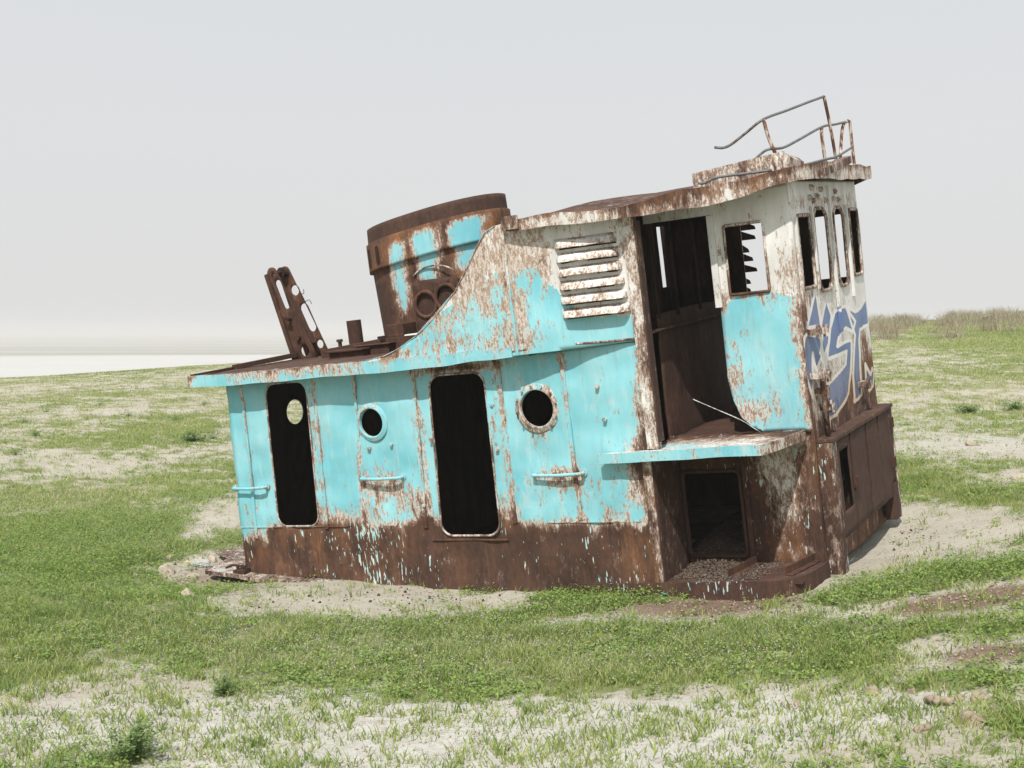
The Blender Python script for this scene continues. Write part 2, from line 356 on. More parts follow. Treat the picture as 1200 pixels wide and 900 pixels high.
def build_ground():
    th_f = np.radians(np.linspace(-44, 44, 300)); th_b = np.radians(np.linspace(44, 316, 46)[1:-1])
    th = np.concatenate([th_f, th_b])
    rr_ = np.concatenate([[.6, 2.0, 3.5], np.exp(np.linspace(math.log(5), math.log(22), 190)), np.exp(np.linspace(math.log(22), math.log(130), 150))[1:], np.exp(np.linspace(math.log(130), math.log(9000), 80))[1:]])
    T, Rr = np.meshgrid(th, rr_); X = Rr*np.sin(T); Y = Rr*np.cos(T); Z = height(X, Y)
    g = green_at(X, Y)
    nt_, nr = len(th), len(rr_)
    co = np.stack([X, Y, Z], -1).reshape(-1, 3)
    co = np.vstack([co, [[0, 0, float(height(0., 0.))]]])
    i = np.arange(nr-1)[:, None]; j = np.arange(nt_)[None, :]; a = i*nt_+j; b = i*nt_+(j+1) % nt_
    q = np.stack([a, b, b+nt_, a+nt_], -1).reshape(-1, 4)
    me = bpy.data.meshes.new('ground')
    tri = np.stack([np.full(nt_, len(co)-1), (np.arange(nt_)+1) % nt_, np.arange(nt_)], -1)
    me.vertices.add(len(co)); me.vertices.foreach_set('co', co.astype(np.float32).ravel())
    nl = q.size+tri.size; me.loops.add(nl); me.loops.foreach_set('vertex_index', np.concatenate([q[:, ::-1].ravel(), tri.ravel()]).astype(np.int32))
    ls = np.concatenate([np.arange(len(q))*4, q.size+np.arange(len(tri))*3]); me.polygons.add(len(ls)); me.polygons.foreach_set('loop_start', ls.astype(np.int32))
    me.update(calc_edges=True); me.validate()
    Xf, Yf = co[:, 0], co[:, 1]
    edge = 74+10*(fbm(Xf*.05, Yf*0, 5)-.5)+np.clip(Xf, -60, 60)*.05
    flat = nss(Yf, edge+6, edge+20)+ (Yf < -60)*0
    far = nss(np.hypot(Xf, Yf)+60*(fbm(Xf*.01, Yf*.004, 77)-.5), 835, 900)
    for nm, arr in (('green', np.append(g.ravel(), .2)), ('brown', psum(BROWN, Xf, Yf)), ('salt', psum(SALT, Xf, Yf)), ('saltflat', flat*(1-far)), ('farland', flat*far)):
        at_ = me.attributes.new(nm, 'FLOAT', 'POINT'); at_.data.foreach_set('value', np.clip(arr, 0, 1.5).astype(np.float32))
    for p in me.polygons: p.use_smooth = True
    s = NT('ground_soil')
    g_ = s.attr('green'); br = s.attr('brown'); sa = s.attr('salt')
    n1 = s.noise(1.3, 6, .6); n2 = s.noise(22, 5, .65); n3 = s.noise(90, 3, .6); n4 = s.noise(7, 5, .65)
    sand = s.ramp(n1, (.3, (.39, .36, .295)), (.7, (.50, .47, .40)))
    salt = s.ramp(n4, (.3, (.47, .455, .41)), (.7, (.57, .56, .52)))
    soil = s.mix(s.step(s.math('ADD', sa, s.math('MULTIPLY', s.math('SUBTRACT', n4, .5), .5)), .25, .7), sand, salt)
    speck = s.step(n3, .60, .68)
    soil = s.mix(s.math('MULTIPLY', speck, .35), soil, (.22, .16, .11))
    soil = s.mix(s.math('MULTIPLY', s.step(s.noise(11, 7, .75, off=(3, 3, 3)), .5, .66), .38), soil, (.27, .205, .145))
    soil = s.mix(s.math('MULTIPLY', s.step(s.noise(34, 5, .7, off=(5, 1, 3)), .56, .68), .5), soil, (.56, .52, .45))
    bm_ = s.step(s.math('ADD', br, s.math('MULTIPLY', s.math('SUBTRACT', n2, .5), .9)), .30, .75)
    soil = s.mix(bm_, soil, s.ramp(n2, (.3, (.13, .085, .062)), (.6, (.25, .175, .135)), (.75, (.38, .30, .24))))
    gm = s.step(s.math('ADD', g_, s.math('ADD', s.math('MULTIPLY', s.math('SUBTRACT', n2, .5), 1.5), s.math('MULTIPLY', s.math('SUBTRACT', n4, .5), .9))), .36, .86)
    gc = s.ramp(n1, (.3, (.17, .20, .075)), (.55, (.22, .245, .10)), (.75, (.29, .29, .16)))
    gc = s.mix(s.step(n3, .45, .7), gc, (.12, .15, .055))
    col = s.mix(gm, soil, gc)
    col = s.mix(s.attr('saltflat'), col, s.ramp(s.noise(.012, 4, .6, (1, 4, 1)), (.3, (.47, .465, .45)), (.7, (.53, .525, .51))))
    col = s.mix(s.attr('farland'), col, s.ramp(s.noise(.004, 6, .65, (.35, 2.4, 1)), (.35, (.20, .205, .165)), (.5, (.28, .275, .235)), (.62, (.42, .40, .36))))
    s.bump(s.math('ADD', s.math('ADD', n2, n4), s.math('MULTIPLY', n3, .5)), .7, .035)
    o = link('ground', me, s.done(col, .95, .1)); tag(o, kind='structure')
    o['label'] = 'flat plain of patchy grass, pale sand and salt'
build_ground()

# ------------------------------------------------------------------ plants built in arrays
def quads_mesh(name, V, F, mat, tint, kind, label):
    me = bpy.data.meshes.new(name)
    me.vertices.add(len(V)); me.vertices.foreach_set('co', V.astype(np.float32).ravel())
    me.loops.add(F.size); me.loops.foreach_set('vertex_index', F.ravel().astype(np.int32))
    k = F.shape[1]; me.polygons.add(len(F)); me.polygons.foreach_set('loop_start', (np.arange(len(F))*k).astype(np.int32))
    me.update(calc_edges=True)
    a = me.attributes.new('tint', 'FLOAT', 'POINT'); a.data.foreach_set('value', tint.astype(np.float32))
    o = link(name, me, mat); tag(o, label, kind=kind); return o
def leaf_mat(name, stops, trans=.35, rough=.6):
    s = NT(name); col = s.ramp(s.attr('tint'), *stops)
    s.done(col, rough, .25)
    tr = s.new('ShaderNodeBsdfTranslucent'); s.t.links.new(col, tr.inputs[0])
    mxs = s.new('ShaderNodeMixShader'); mxs.inputs[0].default_value = trans
    s.t.links.new(s.b.outputs[0], mxs.inputs[1]); s.t.links.new(tr.outputs[0], mxs.inputs[2])
    s.t.links.new(mxs.outputs[0], s.n['Material Output'].inputs[0]); return s.m
M['grass'] = leaf_mat('grass_blades', ((0, (.15, .225, .06)), (.3, (.24, .32, .085)), (.55, (.34, .40, .12)), (.75, (.42, .45, .19)), (.9, (.50, .47, .30)), (1, (.56, .50, .38))))
M['leaf'] = leaf_mat('small_leaves', ((0, (.13, .23, .05)), (.5, (.22, .335, .08)), (1, (.35, .43, .14))))
M['lilac'] = leaf_mat('lilac_petals', ((0, (.40, .35, .42)), (.8, (.55, .50, .53)), (.93, (.55, .45, .10)), (1, (.62, .50, .08))), .3)
M['shrub'] = leaf_mat('shrub_leaves', ((0, (.13, .21, .08)), (.6, (.20, .29, .10)), (1, (.29, .37, .14))))
M['scrub'] = leaf_mat('dry_twigs', ((0, (.27, .225, .16)), (.5, (.38, .325, .235)), (.8, (.27, .28, .16)), (1, (.48, .42, .32))), .15)

def sample(n, y0, y1, slope, dens, power=1.0):
    """random points in a wedge of ground seen from the path, kept with probability dens"""
    u = RNG.random(n); y = (y0**(1-power)+(y1**(1-power)-y0**(1-power))*u)**(1/(1-power)) if power != 1 else y0*(y1/y0)**u
    x = (RNG.random(n)*2-1)*(y*slope+1.2)
    k = RNG.random(n) < dens(x, y); return x[k], y[k]
SHIP_O = np.array([-0.45595854922279794, 12.365655470921345, EYE-1.98804750336356])
SHIP_M = np.array([[0.8601370713221644, 0.4951087946467145, -0.12260301791068343], [-0.5031336734940008, 0.8630629707752496, -0.04448387430331309], [0.08378976747647626, 0.09994793614716795, 0.9914583626790183]])
def off_ship(x, y, pad=0.0):              # False on the ground the hull covers
    d = np.stack([x-SHIP_O[0], y-SHIP_O[1], height(x, y)-SHIP_O[2]], -1)@SHIP_M
    return ~((d[:, 0] > -2.9-pad) & (d[:, 0] < 3.5+pad) & (d[:, 1] > -.02-pad) & (d[:, 1] < 3.6+pad))
def blades(x, y, hgt, wid, lean=.5, seg=2):
    n = len(x); z = height(x, y)+.0; a = RNG.random(n)*2*np.pi; ln = hgt*lean*(.3+RNG.random(n))
    b = RNG.random(n)*2*np.pi; wx, wy = np.cos(b)*wid/2, np.sin(b)*wid/2
    dx, dy = np.cos(a)*ln, np.sin(a)*ln
    base = np.stack([x, y, z-.01], -1); W_ = np.stack([wx, wy, 0*wx], -1)
    m1 = base+np.stack([dx*.35, dy*.35, hgt*.55], -1); tip = base+np.stack([dx, dy, hgt], -1)
    V = np.stack([base-W_, base+W_, m1-W_*.8, m1+W_*.8, tip-W_*.12, tip+W_*.12], 1).reshape(-1, 3)
    o = np.arange(n)[:, None]*6
    F = np.concatenate([o+np.array([[0, 1, 3, 2]]), o+np.array([[2, 3, 5, 4]])])
    return V, F, n
def leaves(x, y, zc, size, flat=.6):
    """small diamond leaves at (x,y,zc)"""
    n = len(x); a = RNG.random(n)*2*np.pi; el = (RNG.random(n)-.25)*1.2*(1-flat*.5)
    d = np.stack([np.cos(a)*np.cos(el), np.sin(a)*np.cos(el), np.sin(el)], -1)*size[:, None]
    r = (RNG.random(n)-.5)*1.4; s_ = np.stack([-np.sin(a)*np.cos(r), np.cos(a)*np.cos(r), np.sin(r)], -1)*size[:, None]*.42
    c = np.stack([x, y, zc], -1)
    V = np.stack([c, c+d*.5+s_, c+d, c+d*.5-s_], 1).reshape(-1, 3)
    return V, np.arange(n)[:, None]*4+np.array([[0, 1, 2, 3]])

def plant_grass():
    leafy = lambda x, y: np.clip(psum(LEAFY, x, y), 0, 1)
    # near grass
    x, y = sample(1500000, 5.2, 17, .47, lambda x, y: np.clip((green_at(x, y)-.26)*1.1, 0.0, 1)*(1-.75*leafy(x, y))*np.clip(y/13, .45, 1)*np.clip(fbm(x*2.6, y*2.6, 61, 4, .65)*4.2-1.35, .06, 1), 0.4)
    k = off_ship(x, y); x, y = x[k], y[k]
    g = green_at(x, y)
    cl = fbm(x*4, y*4, 88, 3); hg = (.018+.062*RNG.random(len(x))**2.0)*np.clip(.5+.6*g, .45, 1.25)*(.35+1.3*cl)
    V, F, n = blades(x, y, hg, .004+.0045*RNG.random(n_ := len(x)), .8)
    t = np.clip(.0+.75*RNG.random(n)+.9*(fbm(x*1.4, y*1.4, 5, 5, .6)-.5), 0, 1)
    tint = np.repeat(t, 6).reshape(-1, 6); tint[:, 4:] = np.clip(tint[:, 4:]+.12, 0, 1)
    quads_mesh('grass', V, F, M['grass'], tint.ravel(), 'stuff', 'short spring grass growing in patches on the sand')
    # sprigs standing apart in the bare sand: small tufts of a few blades
    cx, cy = sample(14500, 5.2, 14, .47, lambda x, y: np.clip(.75-.5*green_at(x, y), 0.05, 1)*np.clip(fbm(x*2.6, y*2.6, 66)*2.4-.5, 0, 1)*np.clip(1.15-psum(BROWN, x, y), 0, 1)*np.clip(1.3-nss(y, 9.5, 11), .25, 1), .6)
    k = off_ship(cx, cy); cx, cy = cx[k], cy[k]
    m = 13; s_ = .05*(.5+RNG.random(len(cx)))
    x = (cx[:, None]+s_[:, None]*RNG.normal(size=(len(cx), m))).ravel(); y = (cy[:, None]+s_[:, None]*RNG.normal(size=(len(cx), m))).ravel()
    hg = np.repeat(.025+.075*RNG.random(len(cx))**1.3, m)*(.5+.7*RNG.random(len(x)))
    V, F, n = blades(x, y, hg, .006+.007*RNG.random(len(x)), .75)
    t = np.repeat(np.clip(.1+.6*RNG.random(len(cx)), 0, 1), m)+.2*(RNG.random(len(x))-.5)
    quads_mesh('sand_sprig', V, F, M['grass'], np.repeat(np.clip(t, 0, 1), 6), 'stuff', 'sparse green sprigs coming up through the pale sand')
    # clover-like leaves
    x, y = sample(800000, 8, 20, .47, lambda x, y: np.clip((green_at(x, y)-.30)*1.3, 0, 1)*leafy(x, y), .4)
    k = off_ship(x, y, -.02); x, y = x[k], y[k]
    z = height(x, y)+.09*RNG.random(len(x))**1.2*np.clip(green_at(x, y), .3, 1.1)
    V, F = leaves(x, y, z, .010+.020*RNG.random(len(x))**1.5)
    t = np.clip(.1+.75*RNG.random(len(x))+.6*(fbm(x*1.5, y*1.5, 9)-.5), 0, 1)
    quads_mesh('ground_clover', V, F, M['leaf'], np.repeat(t, 4), 'stuff', 'low leafy clover-like ground cover by the wreck')
    # low weeds in small rosettes, everywhere grass is thin and along the edges of the bare soil
    cx, cy = sample(34000, 6, 24, .47, lambda x, y: np.clip(green_at(x, y)*1.1+.12-.25*psum(SALT, x, y), 0.02, .9)*np.clip(fbm(x*1.9, y*1.9, 29, 4, .6)*2.4-.75, 0, 1), .6)
    k = off_ship(cx, cy); cx, cy = cx[k], cy[k]; m = 16; s_ = .03+.055*RNG.random(len(cx))
    x = (cx[:, None]+s_[:, None]*RNG.normal(size=(len(cx), m))*.7).ravel(); y = (cy[:, None]+s_[:, None]*RNG.normal(size=(len(cx), m))*.7).ravel()
    z = height(x, y)+.008+.045*RNG.random(len(x))
    V, F = leaves(x, y, z, .012+.022*RNG.random(len(x)))
    t = np.repeat(.1+.6*RNG.random(len(cx)), m)+.3*RNG.random(len(x))
    quads_mesh('low_weeds', V, F, M['leaf'], np.repeat(np.clip(t, 0, 1), 4), 'stuff', 'low rosettes of weeds dotted over the soil and sand')
    cx, cy = sample(2600, 6, 20, .47, lambda x, y: np.clip(green_at(x, y)*.9, 0.02, .8)*np.clip(fbm(x*.8, y*.8, 47, 3)*3-1.1, 0, 1), .6)
    k = off_ship(cx, cy, .15); cx, cy = cx[k], cy[k]; m = 18
    x = np.repeat(cx, m)+RNG.normal(size=len(cx)*m)*.045; y = np.repeat(cy, m)+RNG.normal(size=len(cx)*m)*.045
    V, F, n = blades(x, y, np.repeat(.06+.10*RNG.random(len(cx)), m)*(.4+.6*RNG.random(len(x))), .005+.005*RNG.random(len(x)), .6)
    quads_mesh('tall_tuft', V, F, M['shrub'], np.repeat(np.clip(np.repeat(.2+.8*RNG.random(len(cx)), m), 0, 1), 6), 'stuff', 'taller blue-green tufts scattered through the turf')
    # dead straw lying and standing among the green
    x, y = sample(60000, 5.5, 20, .47, lambda x, y: np.clip(.25+.6*green_at(x, y), 0, 1)*np.clip(fbm(x*.9, y*.9, 37)*2-.5, .05, 1), .5)
    k = off_ship(x, y); x, y = x[k], y[k]
    V, F, n = blades(x, y, .012+.07*RNG.random(len(x))**2, .0035+.003*RNG.random(len(x)), 1.6)
    quads_mesh('dead_straw', V, F, M['scrub'], np.repeat(RNG.random(n), 6), 'stuff', 'dead straw lying among the green grass')
    # middle and far grass: coarser tufts
    x, y = sample(900000, 15, 78, .47, lambda x, y: np.clip((green_at(x, y)-.34)*1.3, 0, 1), 1.0)
    hg = (.025+.05*RNG.random(len(x))**1.5)
    V, F, n = blades(x, y, hg, np.clip(y*.00055, .007, .045)*(.6+.8*RNG.random(len(x))), .8)
    t = np.clip(.3+.6*RNG.random(n)+.8*(fbm(x*.3, y*.3, 12)-.5), 0, 1)  # tint set paler: distance haze put into the grass colour
    quads_mesh('meadow', V, F, M['grass'], np.repeat(t, 6), 'stuff', 'patchy meadow running back to the salt flat')
    # lilac and yellow flowers
    x, y = sample(130000, 6, 15, .47, lambda x, y: np.clip(psum(LILAC, x, y), 0, 1)*np.clip((green_at(x, y)-.3)*1.3, 0, 1), .4)
    k = off_ship(x, y); x, y = x[k], y[k]
    V, F = leaves(x, y, height(x, y)+.03+.05*RNG.random(len(x)), .006+.009*RNG.random(len(x)))
    quads_mesh('lilac_flower', V, F, M['lilac'], np.repeat(RNG.random(len(x))**.8, 4), 'stuff', 'tiny lilac and yellow flowers scattered through the grass band')
    # dry scrub on the skyline of the rise
    n = 90000; cxs = RNG.uniform(6, 60, 420); cys = 65+RNG.normal(size=420)*6
    idx = RNG.integers(0, 420, n); rad = RNG.uniform(.25, .8, 420)
    x = cxs[idx]+RNG.normal(size=n)*rad[idx]*.5; y = cys[idx]+RNG.normal(size=n)*rad[idx]*.5
    hg = rad[idx]*(.25+.65*RNG.random(n)**1.4)
    V, F, n = blades(x, y, hg, .012+.012*RNG.random(n), .6)
    t = np.clip(RNG.random(420)[idx]*.75+.25*RNG.random(n), 0, 1)
    quads_mesh('dry_scrub', V, F, M['scrub'], np.repeat(t, 6), 'stuff', 'belt of dry tan scrub along the rise behind the wreck')
plant_grass()

# ------------------------------------------------------------------ the wreck
ship = bpy.data.objects.new('wrecked_boat', None); COL.objects.link(ship)
ship.matrix_world = Matrix([[*SHIP_M[i], SHIP_O[i]] for i in range(3)]+[[0, 0, 0, 1]])
tag(ship, 'rusted turquoise and white deckhouse of a wrecked boat tilting in the grass', 'shipwreck')

def kx(x): return .05 if x < -.2 else max(0., .05*(.9-x)/1.1)
def warp(x, z): return x-kx(x)*(1.68-z)
def hull_attr(x, z):
    nz = noise.noise(Vector((x*2.1, z*.7, 3.3))); 
    zb = .06+.06*nz - (.17 if x < -2.42 else 0) - .05*ss(x, 1.2, 1.9)
    r = .11+.58*ss(zb+.08-z, -.10, .09)
    r += .09*ss(.80-z, 0, .7)
    for sx in (-2.57, -1.60, -1.08, -.36, .61, 1.29): r += .26*math.exp(-((x-sx)/.035)**2)
    r += .28*blob(x, z, -1.72, .7, .06, 1.0)+.30*blob(x, z, -2.02, .05, .5, .07)+.25*blob(x, z, -1.35, .2, .3, .12)
    r += .62*blob(x, z, .1, 1.66, .5, .07)+.30*blob(x, z, .98, .98, .10, .16)+.36*blob(x, z, 1.12, .57, .30, .13)+.34*blob(x, z, -.86, .56, .30, .16)+.12*blob(x, z, -.7, .35, .35, .2)
    r += .35*blob(x, z, .53, .1, .12, .25)+.25*blob(x, z, -.30, .75, .05, .8)+.10*blob(x, z, 1.7, .35, .3, .25)+.50*blob(x, z, 1.95, .62, .16, .28)
    r += .30*blob(x, z, -.45, .25, .12, .25)+.2*blob(x, z, .52, 1.1, .05, .5)+.2*blob(x, z, .98, 1.44, .2, .08)
    r += .45*ss(x, 1.90, 2.02)*(1-.5*ss(z, .9, 1.6))+.15*blob(x, z, 1.68, 1.2, .05, .4)
    wv = .12+.3*blob(x, z, -1.4, .25, .25, .2)+.35*ss(x, 1.93, 2.03)
    return dict(rust=r, white=wv, fleck=ss(.25-z, 0, .1)*min(1, .38+.75*blob(x, z, -.85, 0, .5, 2)+.75*blob(x, z, 1.6, 0, .5, 2)), grime=.12+.2*ss(.7-z, 0, .6)*ss(z, .05, .2)+.5*blob(x, z, -1.9, -.1, .7, .3)+.5*blob(x, z, 1.75, -.05, .2, .3), dark=.2+.6*ss(x, -.6, .1)*ss(1.7-x, 0, .3)*ss(.12-z, 0, .1)+.3*ss(x, 1.5, 2))
D1 = rr(-2.25, .13, -1.70, 1.65, .12); D2 = rr(-.18, .02, .45, 1.60, .13)
P1 = (-.905, 1.18, .142); P2 = (.98, 1.22, .172)
wallmap = lambda x, z: (warp(x, z), 0, z)
sheet('side_wall', [(-2.79, -.95), (2.05, -.95), (2.05, 1.75), (-2.79, 1.75)], [D1, D2, circ(*P1), circ(*P2)], wallmap, (0, -1, 0), .05, .012, hull_attr, ship, .026, 2.6)

def loop_frame(name, loop, fm, nrm, r, attrs, parent, mat=None, label=None):
    bm = bmesh.new(); n = Vector(nrm)
    tube(bm, [Vector(fm(*p))+n*.004 for p in loop], r, 6, True)
    o = bm_obj(name, bm, mat or M['paint'], parent, attrs, True); return o
loop_frame('door_frame', D1, wallmap, (0, -1, 0), .010, dict(rust=.50, white=.15, dark=.5), ship)
loop_frame('door_frame', D2, wallmap, (0, -1, 0), .012, dict(rust=.50, white=.5, dark=.5), ship)
def porthole(cx, cz, r, ro, rust, bolts):
    bm = bmesh.new(); n = 40
    prof = [(r, .012), (r, -.022), (r+.010, -.028), (r+.022, -.018), (ro-.012, -.014), (ro, -.008), (ro, 0)]
    rings = [[bm.verts.new((warp(cx, cz)+a*math.cos(t), d, cz+a*math.sin(t))) for t in [2*math.pi*k/n for k in range(n)]] for a, d in prof]
    for A, B in zip(rings, rings[1:]):
        for k in range(n): bm.faces.new([A[k], A[(k+1) % n], B[(k+1) % n], B[k]])
    o = bm_obj('porthole_rim', bm, M['paint'], ship, dict(rust=rust, white=.2, grime=.2), True)
    for k in range(bolts):
        t = 2*math.pi*(k+.3)/bolts; b = bmesh.new(); a = (r+ro)/2+.008
        p = Vector((warp(cx, cz)+a*math.cos(t), -.024, cz+a*math.sin(t))); tube(b, [p, p+Vector((0, -.016, 0))], .011, 6)
        bm_obj('bolt', b, M['paint'], o, dict(rust=.55, white=.5))
porthole(*P1, .195, .30, 0); porthole(*P2, .235, .44, 12)
for x0, z0, z1, wd in ((-2.57, .0, 1.68, .035), (-1.60, .1, 1.68, .04), (-1.08, .1, 1.68, .03), (-.36, .1, 1.68, .045), (.61, .14, 1.68, .05), (1.29, .16, 1.70, .04)):
    bm = bmesh.new(); nn = 24
    for i in range(nn):
        za, zb = z0+(z1-z0)*i/nn, z0+(z1-z0)*(i+1)/nn
        hexa(bm, [(warp(x0, za)-wd/2, -.014, za), (warp(x0, za)+wd/2, -.014, za), (warp(x0, za)+wd/2, .004, za), (warp(x0, za)-wd/2, .004, za), (warp(x0, zb)-wd/2, -.014, zb), (warp(x0, zb)+wd/2, -.014, zb), (warp(x0, zb)+wd/2, .004, zb), (warp(x0, zb)-wd/2, .004, zb)])
    bmesh.ops.remove_doubles(bm, verts=bm.verts, dist=1e-4)
    bm_obj('wall_stiffener', bm, M['paint'], ship, lambda p: dict(rust=hull_attr(p.x, p.z)['rust']+.05+.10*noise.noise(Vector((p.x*7, p.z*3, 1))), white=.25, grime=.8, dark=.3))
# doubler plate line along the foot of the wall
for xa, xb, zz in ((-2.78, -.5, .125), (-.30, .52, -.02), (.62, 1.9, .145)):
    bm = bmesh.new(); n = 20
    for i in range(n):
        a, b = xa+(xb-xa)*i/n, xa+(xb-xa)*(i+1)/n
        hexa(bm, [(warp(a, zz), -.010, zz-.006), (warp(b, zz), -.010, zz-.006), (warp(b, zz), .003, zz-.006), (warp(a, zz), .003, zz-.006), (warp(a, zz), -.010, zz+.006), (warp(b, zz), -.010, zz+.006), (warp(b, zz), .003, zz+.006), (warp(a, zz), .003, zz+.006)])
    bm_obj('weld_seam', bm, M['paint'], ship, lambda p: dict(rust=hull_attr(p.x, p.z)['rust'], white=.1, grime=.4))
for xa, xb, zz in ((-1.07, -.58, .62), (.87, 1.38, .60), (-2.80, -2.36, .56)):
    bm = bmesh.new(); a, b = warp(xa, zz), warp(xb, zz)
    tube(bm, spline([(a, .0, zz), (a+.004, -.045, zz), (a+.03, -.06, zz), ((a+b)/2, -.062, zz-.006), (b-.03, -.06, zz), (b-.004, -.045, zz), (b, 0, zz)], 4), .017, 8)
    o = bm_obj('grab_rail', bm, M['paint'], ship, dict(rust=.26, white=.1, grime=.6), True)
    for e in (a, b):
        q = bmesh.new(); tube(q, [(e, .003, zz), (e, -.010, zz)], .034, 12); bm_obj('mounting_pad', q, M['paint'], o, dict(rust=.35, white=.1))
for lx, lz in ((-.24, .98), (-.42, .33), (1.62, 1.38), (1.66, 1.08), (-.72, .95), (-1.0, .92), (.50, .85), (.50, 1.28), (.53, 1.5)):
    bm = bmesh.new(); tube(bm, [(lx, .003, lz), (lx, -.030, lz)], .020, 10); tube(bm, [(lx, -.030, lz), (lx, -.036, lz)], .011, 8)
    bm_obj('lug', bm, M['paint'], ship, dict(rust=.40, white=.2))

# ---- house ends, far side, deck, inside
STERN = [(-2.84, 0), (-2.76, 1.25), (-2.1, 2.3), (-1.1, 3.2), (.9, 3.5), (2.05, 3.5)]
IN = dict(rust=.55, white=.1, dark=.6)
def wall_between(name, a, b, z0, z1, holes=(), attrs=None, facing=None, step=.15, mats=None, dent=.008, fm=None):
    a = Vector((*a, 0)); b = Vector((*b, 0)); d = b-a; L = d.length; d.normalize(); n = Vector((-d.y, d.x, 0)) if facing is None else Vector(facing)
    return sheet(name, [(0, z0), (L, z0), (L, z1), (0, z1)], holes, fm or (lambda u, z: (a+d*u)+Vector((0, 0, z))), n, step, .012, attrs or (lambda u, z: dict(rust=.3+.5*ss(.3-z, 0, .3), white=.1)), ship, dent, mats=mats)
wall_between('aft_wall', (-2.835, .0), (-2.76, 1.25), -.95, 1.75, [circ(1.0, 1.23, .14)], facing=(-1, 0, 0), fm=lambda u, z: (warp(-2.79, z)+.008+.05*u, .004+u, z))
for i in range(1, 4): wall_between('curved_wall', STERN[i], STERN[i+1], -.95, 1.75, facing=(0, 1, 0))
wall_between('far_wall', (.9, 3.5), (2.05, 3.5), -.95, 1.75, facing=(0, 1, 0))
sheet('inner_bulkhead', [(0, -.95), (3.4, -.95), (3.4, 1.75), (0, 1.75)], [], lambda u, z: (-1.25, .02+u, z), (-1, 0, 0), .3, .01, None, ship, .01, mats=[M['near_black']])
sheet('inner_floor', [(-2.7, .05), (3.3, .05), (3.3, 3.2), (-2.7, 3.2)], [], lambda u, v: (u, v, -.42), (0, 0, 1), .3, .01, None, ship, .01, mats=[M['near_black']])
def rust_only(dark=.0): return lambda *a: dict(rust=1.0, dark=dark)
NEAR_EDGE = [(-3.20, -.12), (-3.12, -.2), (.9, -.2), (1.6, -.09), (2.05, -.02)]
DECK = NEAR_EDGE+[(2.05, 3.5), (.9, 3.65), (-1.2, 3.3), (-2.2, 2.35), (-2.86, 1.25), (-3.1, .6)]
def deck_z(x, y): return 1.795+.02*ss(-.4-x, 0, 2)*0+.012*noise.noise(Vector((x*1.3, y*1.3, 2)))+.02*math.sin(max(0, min(1, (y+.2)/3.7))*math.pi)
sheet('boat_deck', DECK, [], lambda u, v: (u, v, deck_z(u, v)), (0, 0, 1), .12, .02, lambda u, v: dict(rust=.78-.25*ss(-v, -.25, .2), white=.3, dark=.55), ship, .004, mats=[M['paint'], M['near_black']])
def strip(name, path, z0, z1, th, attrs, parent=ship, sub=.06, mat=None, wob=.0):
    """upright band along a plan path; z0 and z1 may be functions of (x, y)"""
    P = []
    for a, b in zip(path, path[1:]):
        n = max(1, int(math.dist(a, b)/sub)); P += [(a[0]+(b[0]-a[0])*i/n, a[1]+(b[1]-a[1])*i/n) for i in range(n)]
    P.append(path[-1]); bm = bmesh.new(); rows = []
    for i, (x, y) in enumerate(P):
        xa, ya = P[max(0, i-1)]; xb, yb = P[min(len(P)-1, i+1)]; l = math.hypot(xb-xa, yb-ya); nx, ny = (yb-ya)/l, -(xb-xa)/l
        lo = z0(x, y) if callable(z0) else z0; hi = z1(x, y) if callable(z1) else z1
        wv = wob*noise.noise(Vector((x*3, y*3, 9))); lo += wv; hi += wv*1.2
        rows.append([bm.verts.new((x+nx*th, y+ny*th, lo)), bm.verts.new((x+nx*th, y+ny*th, (lo+hi)/2)), bm.verts.new((x+nx*th, y+ny*th, hi)), bm.verts.new((x, y, hi)), bm.verts.new((x, y, lo))])
    for A, B in zip(rows, rows[1:]):
        for k in range(5): bm.faces.new([A[k], B[k], B[(k+1) % 5], A[(k+1) % 5]])
    bm.faces.new(rows[0]); bm.faces.new(rows[-1][::-1])
    return bm_obj(name, bm, mat or M['paint'], parent, attrs)
def band_attr(p):
    r = .22+.25*blob(p.x, p.z, -2.1, 1.78, .3, .1)+.30*blob(p.x, p.z, -3.12, 1.75, .08, .2)+.25*blob(p.x, p.z, -1.5, 1.8, .3, .06)+.25*blob(p.x, p.z, -1.05, 1.72, .25, .06)+.12*ss(p.z, 1.77, 1.81)
    return dict(rust=r, white=.18+.2*blob(p.x, p.z, -2.2, 1.74, .5, .1), grime=.3)
strip('deck_edge', NEAR_EDGE[1:3], lambda x, y: 1.690+.035*ss(x, -.3, .9), lambda x, y: 1.812, .014, band_attr, wob=.012)
strip('deck_edge', [(-2.2, 2.35), (-2.86, 1.25), (-3.1, .6), (-3.20, -.12), (-3.12, -.2)], 1.69, 1.812, .014, lambda p: dict(rust=.45, white=.1))
strip('deck_edge', [(2.05, 3.5), (.9, 3.65), (-1.2, 3.3), (-2.2, 2.35)], 1.69, 1.812, .014, lambda p: dict(rust=.4, white=.1))
bm = bmesh.new(); bar(bm, (-3.10, -.16, 1.822), (-3.06, .50, 1.828), .06, .022); bar(bm, (-3.02, .42, 1.835), (-2.80, 1.20, 1.862), .10, .05)
bm_obj('toe_bar', bm, M['rust'], ship, dict(dark=.9))

